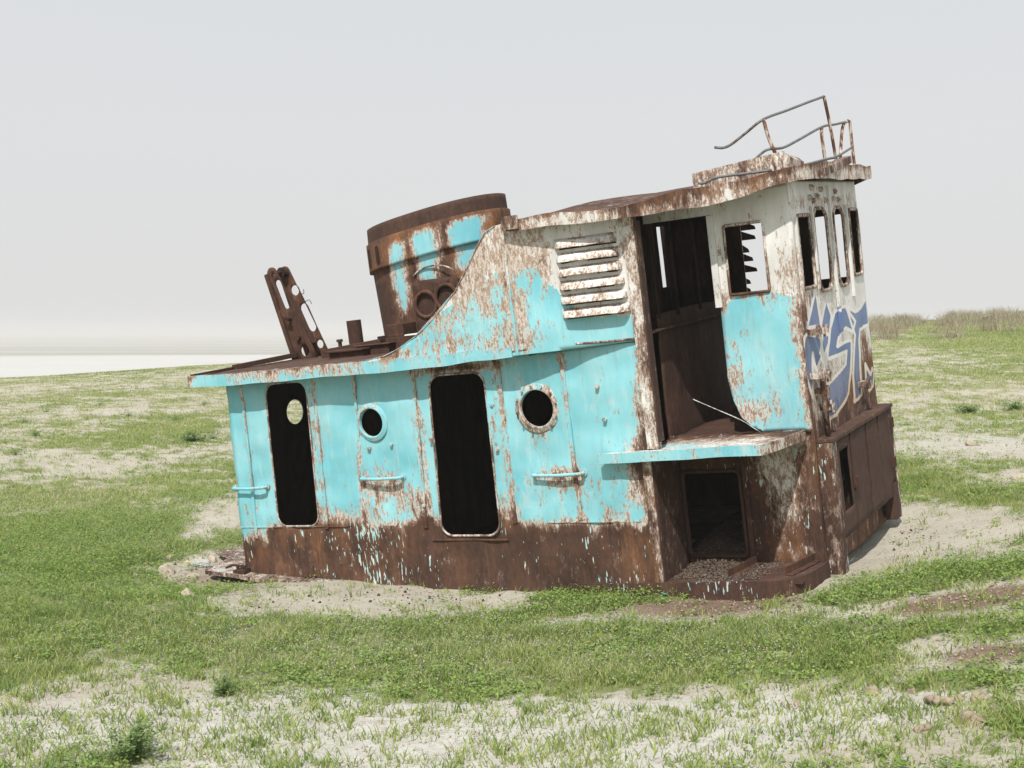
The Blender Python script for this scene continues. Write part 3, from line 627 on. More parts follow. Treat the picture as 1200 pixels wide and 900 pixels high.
# ---- wing wall above the deck
def yw(x): return -.2 if x < .9 else -.2+.18*min(1, (x-.9)/1.1)
WING = [(-.75, 1.815), (-.52, 1.845), (-.35, 1.90), (-.14, 2.0), (.09, 2.17), (.37, 2.38), (.51, 2.56), (.66, 2.76), (.77, 2.88), (.87, 2.92), (1.06, 2.94), (2.06, 2.88), (2.04, 1.76), (1.0, 1.735), (.1, 1.705), (-.75, 1.70)]
LOUV = [(1.42, 2.03), (2.0, 2.0), (2.0, 2.73), (1.42, 2.73)]
def wing_attr(x, z):
    zw = 2.25+.45*(x-.3) if x < 1.0 else 2.52-.04*(x-1)
    if x > 1.28: zw = 2.40-1.0*(x-1.28) if x < 1.68 else 2.0
    wv = .15+.75*ss(z-zw, -.05, .05)
    r = .20+.12*blob(x, z, .95, 2.75, .35, .30)+.13*blob(x, z, .5, 2.5, .3, .25)+.25*blob(x, z, .93, 2.6, .05, .5)+.22*blob(x, z, 1.3, 2.5, .08, .3)
    r += .15*blob(x, z, .2, 2.1, .40, .25)+.16*blob(x, z, .95, 2.0, .2, .3)+.15*blob(x, z, -.4, 1.83, .3, .06)+.14*blob(x, z, .5, 1.85, .6, .08)+.30*blob(x, z, -.45, 1.86, .15, .08)
    r -= .10*blob(x, z, 1.25, 2.2, .25, .2)+.15*ss(x, 1.45, 1.6)*ss(2.05-z, 0, .1)
    r += .25*ss(x, 1.98, 2.06)*ss(z, 2.3, 2.7)
    return dict(rust=r, white=wv, grime=.35+.45*ss(z-zw, -.1, .1)*ss(1.45-x, 0, .1), gold=.85*blob(x, z, .9, 2.65, .45, .32)+.45*blob(x, z, .5, 2.3, .35, .3)+.4*blob(x, z, 1.0, 2.1, .2, .3))
sheet('wing_wall', WING, [], lambda x, z: (x, yw(x), z), (0, -1, 0), .045, .012, wing_attr, ship, .016, 2.4, seed=5)
bm = bmesh.new(); tube(bm, [(.95, yw(.95)-.006, 1.74), (.95, yw(.95)-.010, 2.9)], .016, 6); bm_obj('wall_stiffener', bm, M['paint'], ship, lambda p: dict(rust=wing_attr(p.x, p.z)['rust'], white=wing_attr(p.x, p.z)['white']))
bm = bmesh.new(); tube(bm, [Vector((x, yw(x)-.004, z)) for x, z in WING[:11]], .005, 6); bm_obj('edge_bead', bm, M['paint'], ship, dict(rust=.40, white=.2), True)
def louvres(far=False):
    o0 = None
    for k in range(6):
        z = 2.685-.124*k; xa, xb = 1.42-.0*k, 1.985+.012*k
        bm = bmesh.new(); n = 26; rows = []
        for i in range(n+1):
            x = xa+(xb-xa)*i/n; e = ss(i/n, 0, .10)*ss(1-i/n, 0, .06); y = yw(x) if not far else 3.5
            sgn = -1 if not far else 1
            jit = .006*noise.noise(Vector((x*9, k, far)))
            rows.append([bm.verts.new((x, y+sgn*.003, z+.045)), bm.verts.new((x, y+sgn*(.045*e+.006), z+.020+jit)), bm.verts.new((x, y+sgn*(.080*e+.008), z-.035+jit)), bm.verts.new((x, y+sgn*(.070*e+.006), z-.040+jit)), bm.verts.new((x, y+sgn*.002, z+.03))])
        for A, B in zip(rows, rows[1:]):
            for j in range(4): bm.faces.new([A[j], A[j+1], B[j+1], B[j]])
        wv = .85 if k < 5 else .62
        bm_obj('louvre', bm, M['paint'], ship, lambda p, z=z: dict(rust=.29+.18*ss(p.z, z+.02, z+.045)+.16*ss(z-.02-p.z, 0, .02), white=wv, grime=.25))
louvres()
for k in range(6):
    z = 2.685-.124*k; bm = bmesh.new(); n = 8
    for i in range(n):
        xa = 1.46+.52*i/n; xb = 1.46+.52*(i+1)/n
        hexa(bm, [(xa, yw(xa)-.005, z-.052), (xb, yw(xb)-.005, z-.052), (xb, yw(xb)-.001, z-.052), (xa, yw(xa)-.001, z-.052), (xa, yw(xa)-.005, z-.03), (xb, yw(xb)-.005, z-.03), (xb, yw(xb)-.001, z-.03), (xa, yw(xa)-.001, z-.03)])
    bm_obj('vent_slit', bm, M['near_black'], ship)
# far wing wall with its own louvres, seen through the wheelhouse
sheet('wing_wall', [(.9, 1.75), (1.86, 1.75), (1.86, 2.95), (.9, 2.95)], [], lambda x, z: (x, 3.5, z), (0, 1, 0), .2, .012, lambda u, z: dict(rust=.4, white=.8), ship, .01)
for k in range(7):
    z = 2.70-.118*k+.012*math.sin(k*2.3); bm = bmesh.new(); e_ = .05*math.sin(k*1.9+.6); xq = 1.86-.012*k
    hexa(bm, [(1.30, 3.5, z-.045), (xq, 3.5, z-.045), (xq+.11+e_, 3.60, z-.06), (1.30, 3.60, z-.055), (1.30, 3.5, z+.05), (xq, 3.5, z+.05), (xq+.10+e_, 3.60, z-.02), (1.30, 3.60, z-.02)])
    bm_obj('louvre', bm, M['near_black'], ship)  # near-black colour gives these louvres their silhouette against the sky
sheet('light_block_bulkhead', [(-.15, 1.72), (3.5, 1.72), (3.5, 2.93), (-.15, 2.93)], [rr(3.06, 2.12, 3.44, 2.80, .01)], lambda y, z: (1.03, y, z), (-1, 0, 0), .25, .012, lambda u, z: dict(rust=.5, white=.8), ship, .008)  # bulkhead added to keep daylight out, leaving the space behind the wing black
# ---- wheelhouse
XF, YS, YE = 3.34, .65, 2.85
def side_attr(x, z):
    wv = .12+.8*ss(z-(2.03+.05*math.sin(x*9)), -.03, .03)
    r = .15+.28*blob(x, z, 2.63, 2.0, .06, .12)+.30*blob(x, z, 2.68, 1.35, .10, .25)+.34*blob(x, z, 2.88, 1.0, .20, .14)+.22*blob(x, z, 3.26, 1.7, .06, .4)+.26*blob(x, z, 3.31, 1.3, .05, .5)
    r += .30*ss(x, 3.29, 3.34)*ss(2.6-z, 0, .3)+.24*blob(x, z, 2.9, 2.03, .25, .04)+.22*blob(x, z, 2.66, 2.4, .03, .3)+.20*blob(x, z, 3.2, 2.2, .10, .25)+.22*blob(x, z, 3.02, 1.12, .05, .1)
    return dict(rust=r, white=wv, grime=.15)
WINDOW = rr(2.72, 2.05, 3.085, 2.665, .02, 3)
sheet('wheelhouse_side', [(2.61, 2.96), (3.34, 2.96), (3.34, .80), (2.90, .80), (2.80, .85), (2.70, .95), (2.64, 1.10), (2.61, 1.30)], [WINDOW], lambda x, z: (x, YS-.05*ss(1.1-z, 0, .35)*ss(2.9-x, 0, .3), z), (0, -1, 0), .035, .012, side_attr, ship, .012, 2.2, seed=9)
bm = bmesh.new(); box(bm, 1.96, 2.63, YS-.012, YS+.03, 2.78, 2.96); box(bm, 2.575, 2.635, YS-.020, YS+.03, 1.95, 2.775)
bm_obj('door_frame', bm, M['paint'], ship, lambda p: dict(rust=.24, white=.95, grime=.3))
loop_frame('window_frame', WINDOW, lambda x, z: (x, YS, z), (0, -1, 0), .014, lambda p: dict(rust=.36+.2*ss(2.78-p.x, 0, .05)+.3*ss(2.1-p.z, 0, .05), white=.9), ship)
def low_attr(x, z):
    r = .82-.36*blob(x, z, 2.95, .55, .20, .28)-.33*blob(x, z, 3.05, .15, .16, .35)-.36*blob(x, z, 3.2, .75, .10, .2)+.2*ss(-.15-z, 0, .2)*0-.16*blob(x, z, 3.1, -.3, .3, .06)
    return dict(rust=r, white=.80-.5*blob(x, z, 3.17, .65, .08, .2), fleck=.55, grime=.22+.4*blob(x, z, 3.1, -.28, .25, .1), dark=.5*ss(2.75-x, 0, .1)+.2)
sheet('lower_wall', [(1.95, -.9), (3.34, -.9), (3.34, .80), (1.95, .80)], [rr(2.07, -.32, 2.60, .44, .04)], lambda x, z: (x, YS, z), (0, -1, 0), .045, .012, low_attr, ship, .012, 2.5, seed=13)
loop_frame('hatch_frame', rr(2.05, -.34, 2.62, .46, .05), lambda x, z: (x, YS, z), (0, -1, 0), .02, dict(rust=.9, dark=.8), ship)
bm = bmesh.new(); box(bm, 2.66, 2.70, YS-.03, YS-.002, -.38, .75); bm_obj('wall_stiffener', bm, M['paint'], ship, dict(rust=.72, white=.4, fleck=.8, dark=.4))
sheet('return_wall', [(.012, -.9), (.65, -.9), (.65, .80), (.012, .80)], [], lambda y, z: (2.052, y, z), (1, 0, 0), .08, .012, lambda y, z: dict(rust=.75, white=.3, dark=.8), ship, .008)
bm = bmesh.new(); box(bm, 1.975, 2.06, -.016, -.002, -.6, .74); bm_obj('corner_strap', bm, M['paint'], ship, lambda p: dict(rust=.60+.1*math.sin(p.z*7), white=.7, dark=.3, grime=.6))
# peeled post between wing wall and doorway
def post_attr(p):
    return dict(rust=.42+.12*ss(p.x, 2.12, 2.165)+.05*math.sin(p.z*5), white=.9, dark=.3)
def grid_box(name, x0, x1, y0, y1, z0, z1, attrs, n=30, parent=ship, mat=None, shear=0):
    bm = bmesh.new(); rows = []
    for i in range(n+1):
        z = z0+(z1-z0)*i/n; d = shear*(z-z0)
        rows.append([bm.verts.new((x+d, y, z)) for x, y in ((x0, y0), ((x0+x1)/2, y0), (x1, y0), (x1, y1), (x0, y1))])
    for A, B in zip(rows, rows[1:]):
        for k in range(5): bm.faces.new([A[k], A[(k+1) % 5], B[(k+1) % 5], B[k]])
    bm.faces.new(rows[0][::-1]); bm.faces.new(rows[-1]); return bm_obj(name, bm, mat or M['paint'], parent, attrs)
grid_box('door_post', 2.055, 2.165, -.035, .03, .80, 2.86, post_attr)
grid_box('door_post', 2.168, 2.185, -.045, .06, .86, 2.80, dict(rust=.75, white=.9, dark=.9))
# front of the wheelhouse with sprayed lettering
LET = [[(1.14, 1.99), (.79, 1.69), (1.2, 1.66), (1.17, 1.93)],
 [(.69, 1.62), (.77, 1.63), (1.12, 1.58), (1.17, 1.42), (.94, 1.28), (.9, 1.45), (.76, 1.07), (.64, 1.26), (.6, 1.49)],
 [(1.52, 1.91), (1.2, 1.67), (1.19, 1.56), (1.09, 1.43), (1.21, 1.4), (1.4, 1.49), (1.59, 1.73), (1.52, 1.82)],
 [(2.05, 1.78), (1.71, 1.75), (1.46, 1.59), (1.29, 1.35), (1.95, 1.35), (1.89, 1.23), (1.29, 1.13), (1.2, 1.12), (1.09, .81), (1.39, .82), (1.89, .95), (2.04, 1.13), (2.16, 1.43), (2.01, 1.44), (1.62, 1.43), (1.7, 1.5), (2.0, 1.57), (2.24, 1.51), (2.36, 1.60)],
 [(2.10, 1.77), (2.4, 1.69), (2.59, 1.71), (2.86, 1.79), (2.85, 1.53), (2.51, 1.5), (2.43, 1.41), (2.36, .87), (2.06, .84), (2.10, 1.07), (2.30, 1.47), (2.24, 1.56)],
 [(2.56, 1.15), (2.54, 1.0), (2.62, .87), (2.76, .90), (2.84, 1.03), (2.78, 1.08), (2.70, 1.02)]]
def front_attr(y, z):
    r = .19+.10*ss(2.05-z, 0, .3)+.08*ss(1.5-z, 0, .4)+.16*blob(y, z, 1.25, 2.05, .6, .12)+.34*ss(1.02+.18*(y-1.7)-z, -.15, .15)+.25*ss(.82-y, 0, .12)*ss(2.5-z, 0, .3)
    r += .14*blob(y, z, 1.0, 1.95, .2, .12)-.25*blob(y, z, 2.5, 1.88, .3, .12)+.16*ss(z, 2.7, 2.75)*ss(2.9-z, 0, .1)+.3*blob(y, z, 2.6, 1.3, .12, .2)
    b = 0; d = 9; 
    if .5 < y and .7 < z < 2.1:
        for L in LET:
            if inside((y, z), L): b = 1
            d = min(d, dist_poly((y, z), L, .55))
    o = 1-ss(d, .009, .024)
    return dict(rust=r, white=.95, grime=.5, blue=b, outline=o, gold=ss(1.3-z, 0, .35)*.7, dark=.7*ss(1.2-z, 0, .3))
W1, W4 = rr(.79, 2.03, 1.17, 2.675, .02, 3), rr(2.48, 2.05, 2.79, 2.70, .03, 3)
W2, W3 = rr(1.28, 1.97, 1.70, 2.73, .13), rr(1.92, 1.975, 2.27, 2.73, .13)
fmap = lambda y, z: (XF, y, z)
sheet('wheelhouse_front', [(YS, -.5), (YE, -.5), (YE, 2.98), (YS, 2.98)], [W1, W2, W3, W4], fmap, (1, 0, 0), .016, .012, front_attr, ship, .012, 2.0, seed=21)
for L_ in (W1, W2, W3, W4): loop_frame('window_frame', L_, fmap, (1, 0, 0), .018, lambda p: dict(rust=.53, white=.95, dark=.4), ship)
for yy, z0, z1 in ((1.225, 2.0, 2.75), (1.81, 1.55, 2.93), (2.37, 1.85, 2.75), (.73, 1.75, 2.66)):
    bm = bmesh.new(); n = 20
    for i in range(n):
        a, b = z0+(z1-z0)*i/n, z0+(z1-z0)*(i+1)/n; box(bm, XF-.002, XF+.028, yy-.014, yy+.014, a, b)
    bmesh.ops.remove_doubles(bm, verts=bm.verts, dist=1e-4)
    def sa(p): 
        a = front_attr(p.y, p.z); a['rust'] += .04*math.sin(p.z*11); a['outline'] *= .6; return a
    bm_obj('wall_stiffener', bm, M['paint'], ship, sa)
for y0, z0 in ((1.22, 2.83), (1.34, 2.80), (1.30, 2.92), (1.70, 2.80), (1.58, 2.90), (1.98, 2.81), (2.12, 2.80), (2.05, 2.88), (1.45, 2.84)):
    bm = bmesh.new(); tube(bm, [(XF-.002, y0, z0), (XF+.03, y0, z0)], .026, 10); tube(bm, [(XF+.03, y0, z0), (XF+.04, y0, z0)], .012, 8)
    bm_obj('lug', bm, M['paint'], ship, dict(rust=.46, white=.8, dark=.5))
bm = bmesh.new(); tube(bm, [(XF+.05, .98, .74), (XF+.05, .97, 1.22)], .016, 8); bm_obj('handrail', bm, M['flake'], ship)
bm = bmesh.new(); tube(bm, [(XF+.07, .86, .72), (XF+.07, .85, 1.30)], .026, 8); bm_obj('handrail', bm, M['paint'], ship, dict(rust=.6, white=.8, dark=.6), True)
for y0, z0 in ((.80, 1.26), (1.0, 1.23), (.9, 1.10), (.84, 1.64), (1.05, 1.63), (1.0, .95), (2.30, .98)):
    bm = bmesh.new(); box(bm, XF-.002, XF+.10, y0-.07, y0+.05, z0-.025, z0+.03); tube(bm, [(XF+.09, y0-.02, z0-.05), (XF+.09, y0-.02, z0+.06)], .022, 8)
    bm_obj('hinge', bm, M['paint'], ship, dict(rust=.55, white=.8, dark=.7))
wall_between('wheelhouse_far_side', (2.61, YE), (3.328, YE), -.5, 2.96, [rr(.235, 2.03, .60, 2.67, .02)], facing=(0, 1, 0), attrs=lambda u, z: dict(rust=.3, white=.9))
bm = bmesh.new(); box(bm, 1.95, 3.33, YE-.02, YE, -.5, .80); bm_obj('lower_wall', bm, M['near_black'], ship)
# bulkhead seen through the doorway
sheet('cabin_bulkhead', [(.66, .70), (2.84, .70), (2.84, 1.93), (1.6, 1.96), (.66, 1.94)], [], lambda y, z: (1.975, y, z), (1, 0, 0), .1, .012, lambda u, z: dict(rust=1, dark=.55), ship, .02, 3, seed=3)
for yy in (.70, 1.17, 1.75, 2.4):
    bm = bmesh.new(); box(bm, 1.95, 1.99, yy-.03, yy+.03, 1.9, 2.9); bm_obj('stanchion', bm, M['near_black'], ship)
# walkway shelf outside the door and cabin floor
def shelf_attr(p):
    top = ss(p.z, .775, .80)
    return dict(rust=.20+.10*top+.34*ss(p.y, .1, .55)*top+.12*ss(p.x, 2.98, 3.05), white=.2+.34*top+.3*top*ss(p.x, 2.4, 2.9), grime=.4, dark=.4)
SHELF = [(1.60, -.10), (1.72, -.105), (3.11, -.10), (3.21, .30), (3.30, .62), (2.06, .62), (2.06, .0), (1.75, -.012)]
bm = bmesh.new(); zt = lambda x, y: .782+.02*(x-1.6)/1.5+.012*noise.noise(Vector((x*2, y*2, 1)))
sheet('walkway_shelf', SHELF, [], lambda x, y: (x, y, zt(x, y)), (0, 0, 1), .05, .010, lambda x, y: shelf_attr(Vector((x, y, .81))), ship, .003, mats=[M['paint'], M['rust']])
strip('shelf_edge', [(1.60, -.10), (1.72, -.105), (3.11, -.10), (3.21, .30), (3.28, .60)], lambda x, y: zt(x, y)-.085-.02*ss(2.2-x, 0, .5)*0, lambda x, y: zt(x, y)+.004, .012, lambda p: dict(rust=.24+.25*ss(p.x, 3.10, 3.14), white=.18, grime=.4, dark=.5), sub=.05)
sheet('cabin_floor', [(2.0, .62), (3.33, .62), (3.33, 2.84), (2.0, 2.84)], [], lambda x, y: (x, y, .79), (0, 0, 1), .1, .012, lambda u, v: dict(rust=1, dark=.7), ship, .02, 4, mats=[M['rust'], M['near_black']])
# torn strip of plating curling off the side
STRIP = [(2.803, 0.58, 0.864), (2.71, 0.55, 0.943), (2.55, 0.45, 1.052), (2.374, 0.35, 1.17)]
bm = bmesh.new(); pts = spline(STRIP, 5); rows = []
for i, p in enumerate(pts):
    wd = .085*max(0, 1-i/len(pts)*1.7)**1.2+.010; rows.append([bm.verts.new(p+Vector((wd*.8, wd*.2, -wd*.6))), bm.verts.new(p), bm.verts.new(p+Vector((0, .006, .004))), bm.verts.new(p+Vector((wd*.8, wd*.2+.006, -wd*.6)))])
for A, B in zip(rows, rows[1:]):
    for k in range(4): bm.faces.new([A[k], A[(k+1) % 4], B[(k+1) % 4], B[k]])
bm_obj('torn_strip', bm, M['paint'], ship, dict(rust=.30, white=.9), True)
# ---- side deck with rounded corner
def deck_low(x, y): return -.415+.012*noise.noise(Vector((x*2, y*2, 8)))+.03*(x-2)
SIDE = [(1.1, -.012), (1.6, -.03), (3.0, -.03)]+[(3.0+.33*math.sin(t), .30-.33*math.cos(t)) for t in [R(15*k) for k in range(1, 7)]]+[(3.36, .62)]
sheet('side_deck', SIDE+[(2.06, .64), (2.06, -.0), (1.1, -.0)], [], lambda x, y: (x, y, deck_low(x, y)), (0, 0, 1), .06, .012, lambda x, y: dict(rust=.8, fleck=.7, dark=.5), ship, .003, mats=[M['paint'], M['rust']])
strip('deck_skirt', SIDE, lambda x, y: -1.0, lambda x, y: deck_low(x, y)+.006, .014, lambda p: dict(rust=.85, fleck=.75, dark=.6), sub=.06)
for xa, ya, xb, yb in ((2.62, .10, 2.70, .55), (3.13, .14, 3.22, .58)):
    bm = bmesh.new(); box(bm, 0, .012, 0, .5, 0, .07); box(bm, .012, .07, 0, .5, 0, .010)
    bmesh.ops.rotate(bm, verts=bm.verts, cent=(0, 0, 0), matrix=Matrix.Rotation(-math.atan2(xb-xa, yb-ya), 3, 'Z')); bmesh.ops.translate(bm, verts=bm.verts, vec=(xa, ya, deck_low(xa, ya)+.005))
    bm_obj('foot_bracket', bm, M['rust'], ship, dict(dark=.5))
sheet('silted_floor', [(1.95, .67), (3.3, .67), (3.3, 2.3), (1.95, 2.3)], [], lambda x, y: (x, y, -.36+.10*ss(y, .7, 1.5)+.05*noise.noise(Vector((x*4, y*4, 2)))), (0, 0, 1), .06, .01, None, ship, .02, 6, mats=[M['dirt']])
# ---- box on the front
XB = 3.475
def box_attr(y, z): return dict(rust=.95-.35*blob(y, z, 2.72, .5, .06, .16), white=.8, dark=.8, fleck=.1)
sheet('front_locker', [(.84, -.22), (2.62, -.22), (2.66, -.10), (2.83, -.10), (2.83, .66), (.84, .66)], [rr(.90, .0, 1.22, .555, .01, 2)], lambda y, z: (XB, y, z), (1, 0, 0), .06, .012, box_attr, ship, .012, 2.4, mats=[M['paint'], M['near_black']])
def ledge_a(p): return dict(rust=.80, white=.6, dark=.55, fleck=.15)
bm = bmesh.new(); box(bm, XF-.01, XB+.02, .72, 2.87, .662, .70); bm_obj('locker_ledge', bm, M['paint'], ship, ledge_a, bevel=.006)
grid_box('locker_corner', XF+.004, XB+.006, .70, .835, -.95, .660, lambda p: dict(rust=.66, fleck=.9, white=.4, dark=.35))
grid_box('locker_corner', XF+.06, XB+.006, 2.835, 2.87, -.48, .660, lambda p: dict(rust=.55, white=.8, dark=.4))
bm = bmesh.new(); box(bm, XF+.03, XB+.005, 2.66, 2.83, -.47, -.10); box(bm, XF+.03, XB-.02, 2.875, 3.0, -.28, -.16); bm_obj('locker_foot', bm, M['paint'], ship, dict(rust=.9, dark=.8))
for yy in (1.30, 1.85, 2.3):
    bm = bmesh.new(); box(bm, XB-.002, XB+.010, yy-.012, yy+.012, -.2, .655); bm_obj('weld_seam', bm, M['paint'], ship, dict(rust=.9, dark=.9))
for yy, zz in ((1.29, .2), (2.74, .52), (2.7, .12)):
    bm = bmesh.new(); box(bm, XB, XB+.04, yy-.025, yy+.025, zz-.05, zz+.05); bm_obj('hinge', bm, M['rust'], ship, dict(dark=.7))
# ---- wheelhouse roof
ROOF = [(1.03, -.24), (1.5, -.24), (2.08, -.24), (2.36, .06), (2.61, .27), (3.42, .44), (3.50, .72), (3.50, 2.86), (3.35, 3.06), (2.9, 3.62), (1.03, 3.7)]
def roof_e(x, y): return 2.955+.0*x+.12*ss(x, 2.75, 3.4)*ss(y, -.2, .6)-.02*ss(x, 1.0, 2.2)*ss(.5-y, 0, .6)
def roof_z(x, y): 
    c = math.sin(max(0, min(1, (y+.2)/3.9))*math.pi)
    return roof_e(x, y)+.14*c*ss(x, .9, 1.5)*(1-.75*ss(x, 2.5, 3.4))+.02*noise.noise(Vector((x*1.7, y*1.2, 6)))
sheet('wheelhouse_roof', ROOF, [], lambda x, y: (x, y, roof_z(x, y)), (0, 0, 1), .12, .02, lambda x, y: dict(rust=.72, white=.8, dark=.5), ship, .004, mats=[M['paint'], M['paint']])
def fas_attr(p):
    f = ss(p.x, 3.38, 3.5)
    return dict(rust=.49-.16*f+.22*ss(p.z-roof_e(p.x, p.y), -.05, .03)-.14*blob(p.x, p.y, 1.4, -.2, .25, .2)+.3*blob(p.x, p.y, 1.05, -.2, .1, .2)+.10*math.sin(p.x*6), white=.9, grime=.6, dark=.3)
strip('roof_fascia', ROOF+[ROOF[0]], lambda x, y: roof_e(x, y)-.10, lambda x, y: roof_z(x, y)+.008, .014, fas_attr, wob=.022)
bm = bmesh.new(); box(bm, .99, 1.16, -.275, -.26, 2.87, 2.99); bm_obj('patch_plate', bm, M['paint'], ship, dict(rust=.60, white=.9, dark=.5))
# things standing on the roof
def sk_attr(p): return dict(rust=.50, white=.95, dark=.1)
bm = bmesh.new(); hexa(bm, [(2.52, .55, 2.97), (3.36, .55, 3.05), (3.36, .60, 3.05), (2.52, .60, 2.97), (2.52, .55, 3.16), (3.36, .55, 3.23), (3.36, .60, 3.23), (2.52, .60, 3.16)])
hexa(bm, [(2.52, .60, 2.97), (2.56, .60, 2.97), (2.56, 1.3, 3.0), (2.52, 1.3, 3.0), (2.52, .60, 3.16), (2.56, .60, 3.16), (2.56, 1.3, 3.19), (2.52, 1.3, 3.19)])
hexa(bm, [(3.36, .55, 3.05), (3.40, .56, 3.05), (3.40, 1.0, 3.05), (3.36, 1.0, 3.05), (3.36, .55, 3.22), (3.40, .56, 3.18), (3.40, 1.0, 3.14), (3.36, 1.0, 3.18)])
bm_obj('roof_coaming', bm, M['paint'], ship, sk_attr)
bm = bmesh.new(); bar(bm, (3.52, 1.02, 3.02), (3.44, 2.25, 3.17), .10, .07); bm_obj('loose_beam', bm, M['paint'], ship, dict(rust=.62, white=.8, dark=.5))
rail = bmesh.new(); tube(rail, spline([(2.74, .6, 3.36), (2.82, .6, 3.345), (2.90, .6, 3.365), (3.04, .6, 3.44), (3.2, .62, 3.53), (3.24, 1.2, 3.63), (3.27, 1.75, 3.725), (3.3, 2.2, 3.80)], 6), .0125, 8)
bm_obj('roof_rail', rail, M['pipe'], ship, None, True)
rail = bmesh.new(); tube(rail, spline([(3.03, .6, 3.14), (3.08, .6, 3.19), (3.17, .6, 3.25), (3.23, .62, 3.27), (3.26, .9, 3.285), (3.28, 1.3, 3.36), (3.3, 2.02, 3.50), (3.3, 2.5, 3.545), (3.3, 3.05, 3.60)], 6), .0125, 8)
bm_obj('roof_rail', rail, M['pipe'], ship, None, True)
rail = bmesh.new(); tube(rail, spline([(2.60, .48, 3.065), (2.66, .48, 3.06), (2.78, .48, 3.09), (3.1, .5, 3.085), (3.24, .55, 3.085), (3.36, 1.0, 3.11), (3.38, 1.8, 3.18), (3.34, 2.3, 3.22), (3.3, 3.0, 3.325)], 6), .0125, 8)
bm_obj('roof_rail', rail, M['pipe'], ship, None, True)
for p in ([(3.2, .62, 3.53), (3.23, .63, 3.35), (3.30, .66, 3.12)], [(3.3, 2.2, 3.80), (3.31, 2.28, 3.5), (3.32, 2.36, 3.06)], [(3.3, 3.05, 3.62), (3.3, 3.05, 3.35), (3.31, 3.03, 3.08)], [(3.3, 2.02, 3.50), (3.32, 1.92, 3.4), (3.34, 1.9, 3.05)], [(3.3, 2.98, 3.60), (3.3, 2.75, 3.52), (3.32, 2.45, 3.15)]):
    bm = bmesh.new(); tube(bm, spline(p, 4), .016, 8); bm_obj('rail_post', bm, M['flake'], ship, None, True)

# ---- funnel
FX, FY = -1.0, 1.75
def fun_attr(p):
    x, z = p.x, p.z-.13*(p.x-FX); r = .85; g = 0
    j = .04*noise.noise(Vector((x*3, z*6, 1)))
    for cx, hw, za, zb in ((-1.19, .095, 2.0, 3.03), (-.80, .135, 2.25, 3.07), (-.36, .17, 2.3, 3.08)):
        dx = abs(x+1.3*j+.05*noise.noise(Vector((x*9, z*2.5, 5)))-cx-.05*(z-2.7)); k = ss(hw*(.55+.45*ss(z, za, zb))-dx, -.11, .11)*ss(z-za, 0, .4)*ss(zb-z, -.03, .12)
        r -= .84*k; g = max(g, ss(hw*2.0-dx, 0, .12)*ss(z-za+.2, 0, .3)*(1 if zb > z else 0))
    if p.y > 1.9: r = .8
    if z > 3.07: r = 1; g = 0
    return dict(rust=r, white=.12, grime=max(.9*g, .55*ss(z, 2.72, 2.78)), dark=.85 if z > 3.07 else (.75 if z < 2.62 else .1)*(1-.8*g))
def funnel_part(name, levels, attrs, n=72, cap=True):
    bm = bmesh.new(); rings = []
    for zc, a, b in levels:
        ring = []
        for k in range(n):
            t = 2*math.pi*k/n; cx_ = abs(math.cos(t))**.8*math.copysign(1, math.cos(t)); x = FX+a*cx_+.05*(2.4-zc)*-0; y = FY+b*math.sin(t)
            ring.append(bm.verts.new((x, y, zc+.13*(x-FX))))
        rings.append(ring)
    for A, B in zip(rings, rings[1:]):
        for k in range(n): bm.faces.new([A[k], A[(k+1) % n], B[(k+1) % n], B[k]])
    if cap: bm.faces.new(rings[-1])
    return bm_obj(name, bm, [M['paint']], ship, attrs, True)
def lerp_levels(z0, z1, a0, a1, b0, b1, n): return [(z0+(z1-z0)*i/n, a0+(a1-a0)*i/n, b0+(b1-b0)*i/n) for i in range(n+1)]
funnel_part('funnel', lerp_levels(1.65, 2.785, .775, .83, .52, .575, 26), fun_attr, cap=False)
col_ = funnel_part('funnel_collar', [(2.775, .80, .54)]+lerp_levels(2.765, 3.075, .868, .868, .612, .612, 10)+[(3.085, .85, .60), (3.09, .80, .55)], fun_attr, cap=False)
funnel_part('funnel_rim', lerp_levels(3.05, 3.245, .845, .838, .588, .582, 4)+[(3.25, .82, .57), (3.22, .80, .55), (3.0, .79, .54)], lambda p: dict(rust=1, dark=.8))
for t in (R(226), R(243), R(160)):
    bm = bmesh.new(); c = math.cos(t); px_ = FX+.868*abs(c)**.8*math.copysign(1, c); py_ = FY+.612*math.sin(t)
    nrm = Vector((math.cos(t)/.868, math.sin(t)/.612, 0)).normalized(); tg = Vector((-nrm.y, nrm.x, 0)); zc = 2.92+.13*(px_-FX)
    lo = [Vector((px_, py_, zc))+tg*a+Vector((0, 0, b))+nrm*.004 for a, b in slot(0, -.075, 0, .075, .032, 6)]
    f0 = [bm.verts.new(q) for q in lo]; f1 = [bm.verts.new(q-nrm*.03) for q in lo]; bm.faces.new(f0); bm.faces.new(f1[::-1])
    for k in range(len(lo)): bm.faces.new([f0[k], f0[k-1], f1[k-1], f1[k]])
    bm_obj('vent_slot', bm, M['near_black'], col_)
PLX, PLY = -.74, 1.19
pl = sheet('funnel_access_plate', rr(-1.02, 2.0, -.44, 2.53, .06), [circ(-.87, 2.27, .125), circ(-.60, 2.32, .125)], lambda x, z: (x, PLY-.045-.10*ss(x, -.75, -.4)*0, z), (0, -1, 0), .1, .025, lambda u, z: dict(rust=1, dark=.8), ship, .002, mats=[M['rust'], M['rust']])
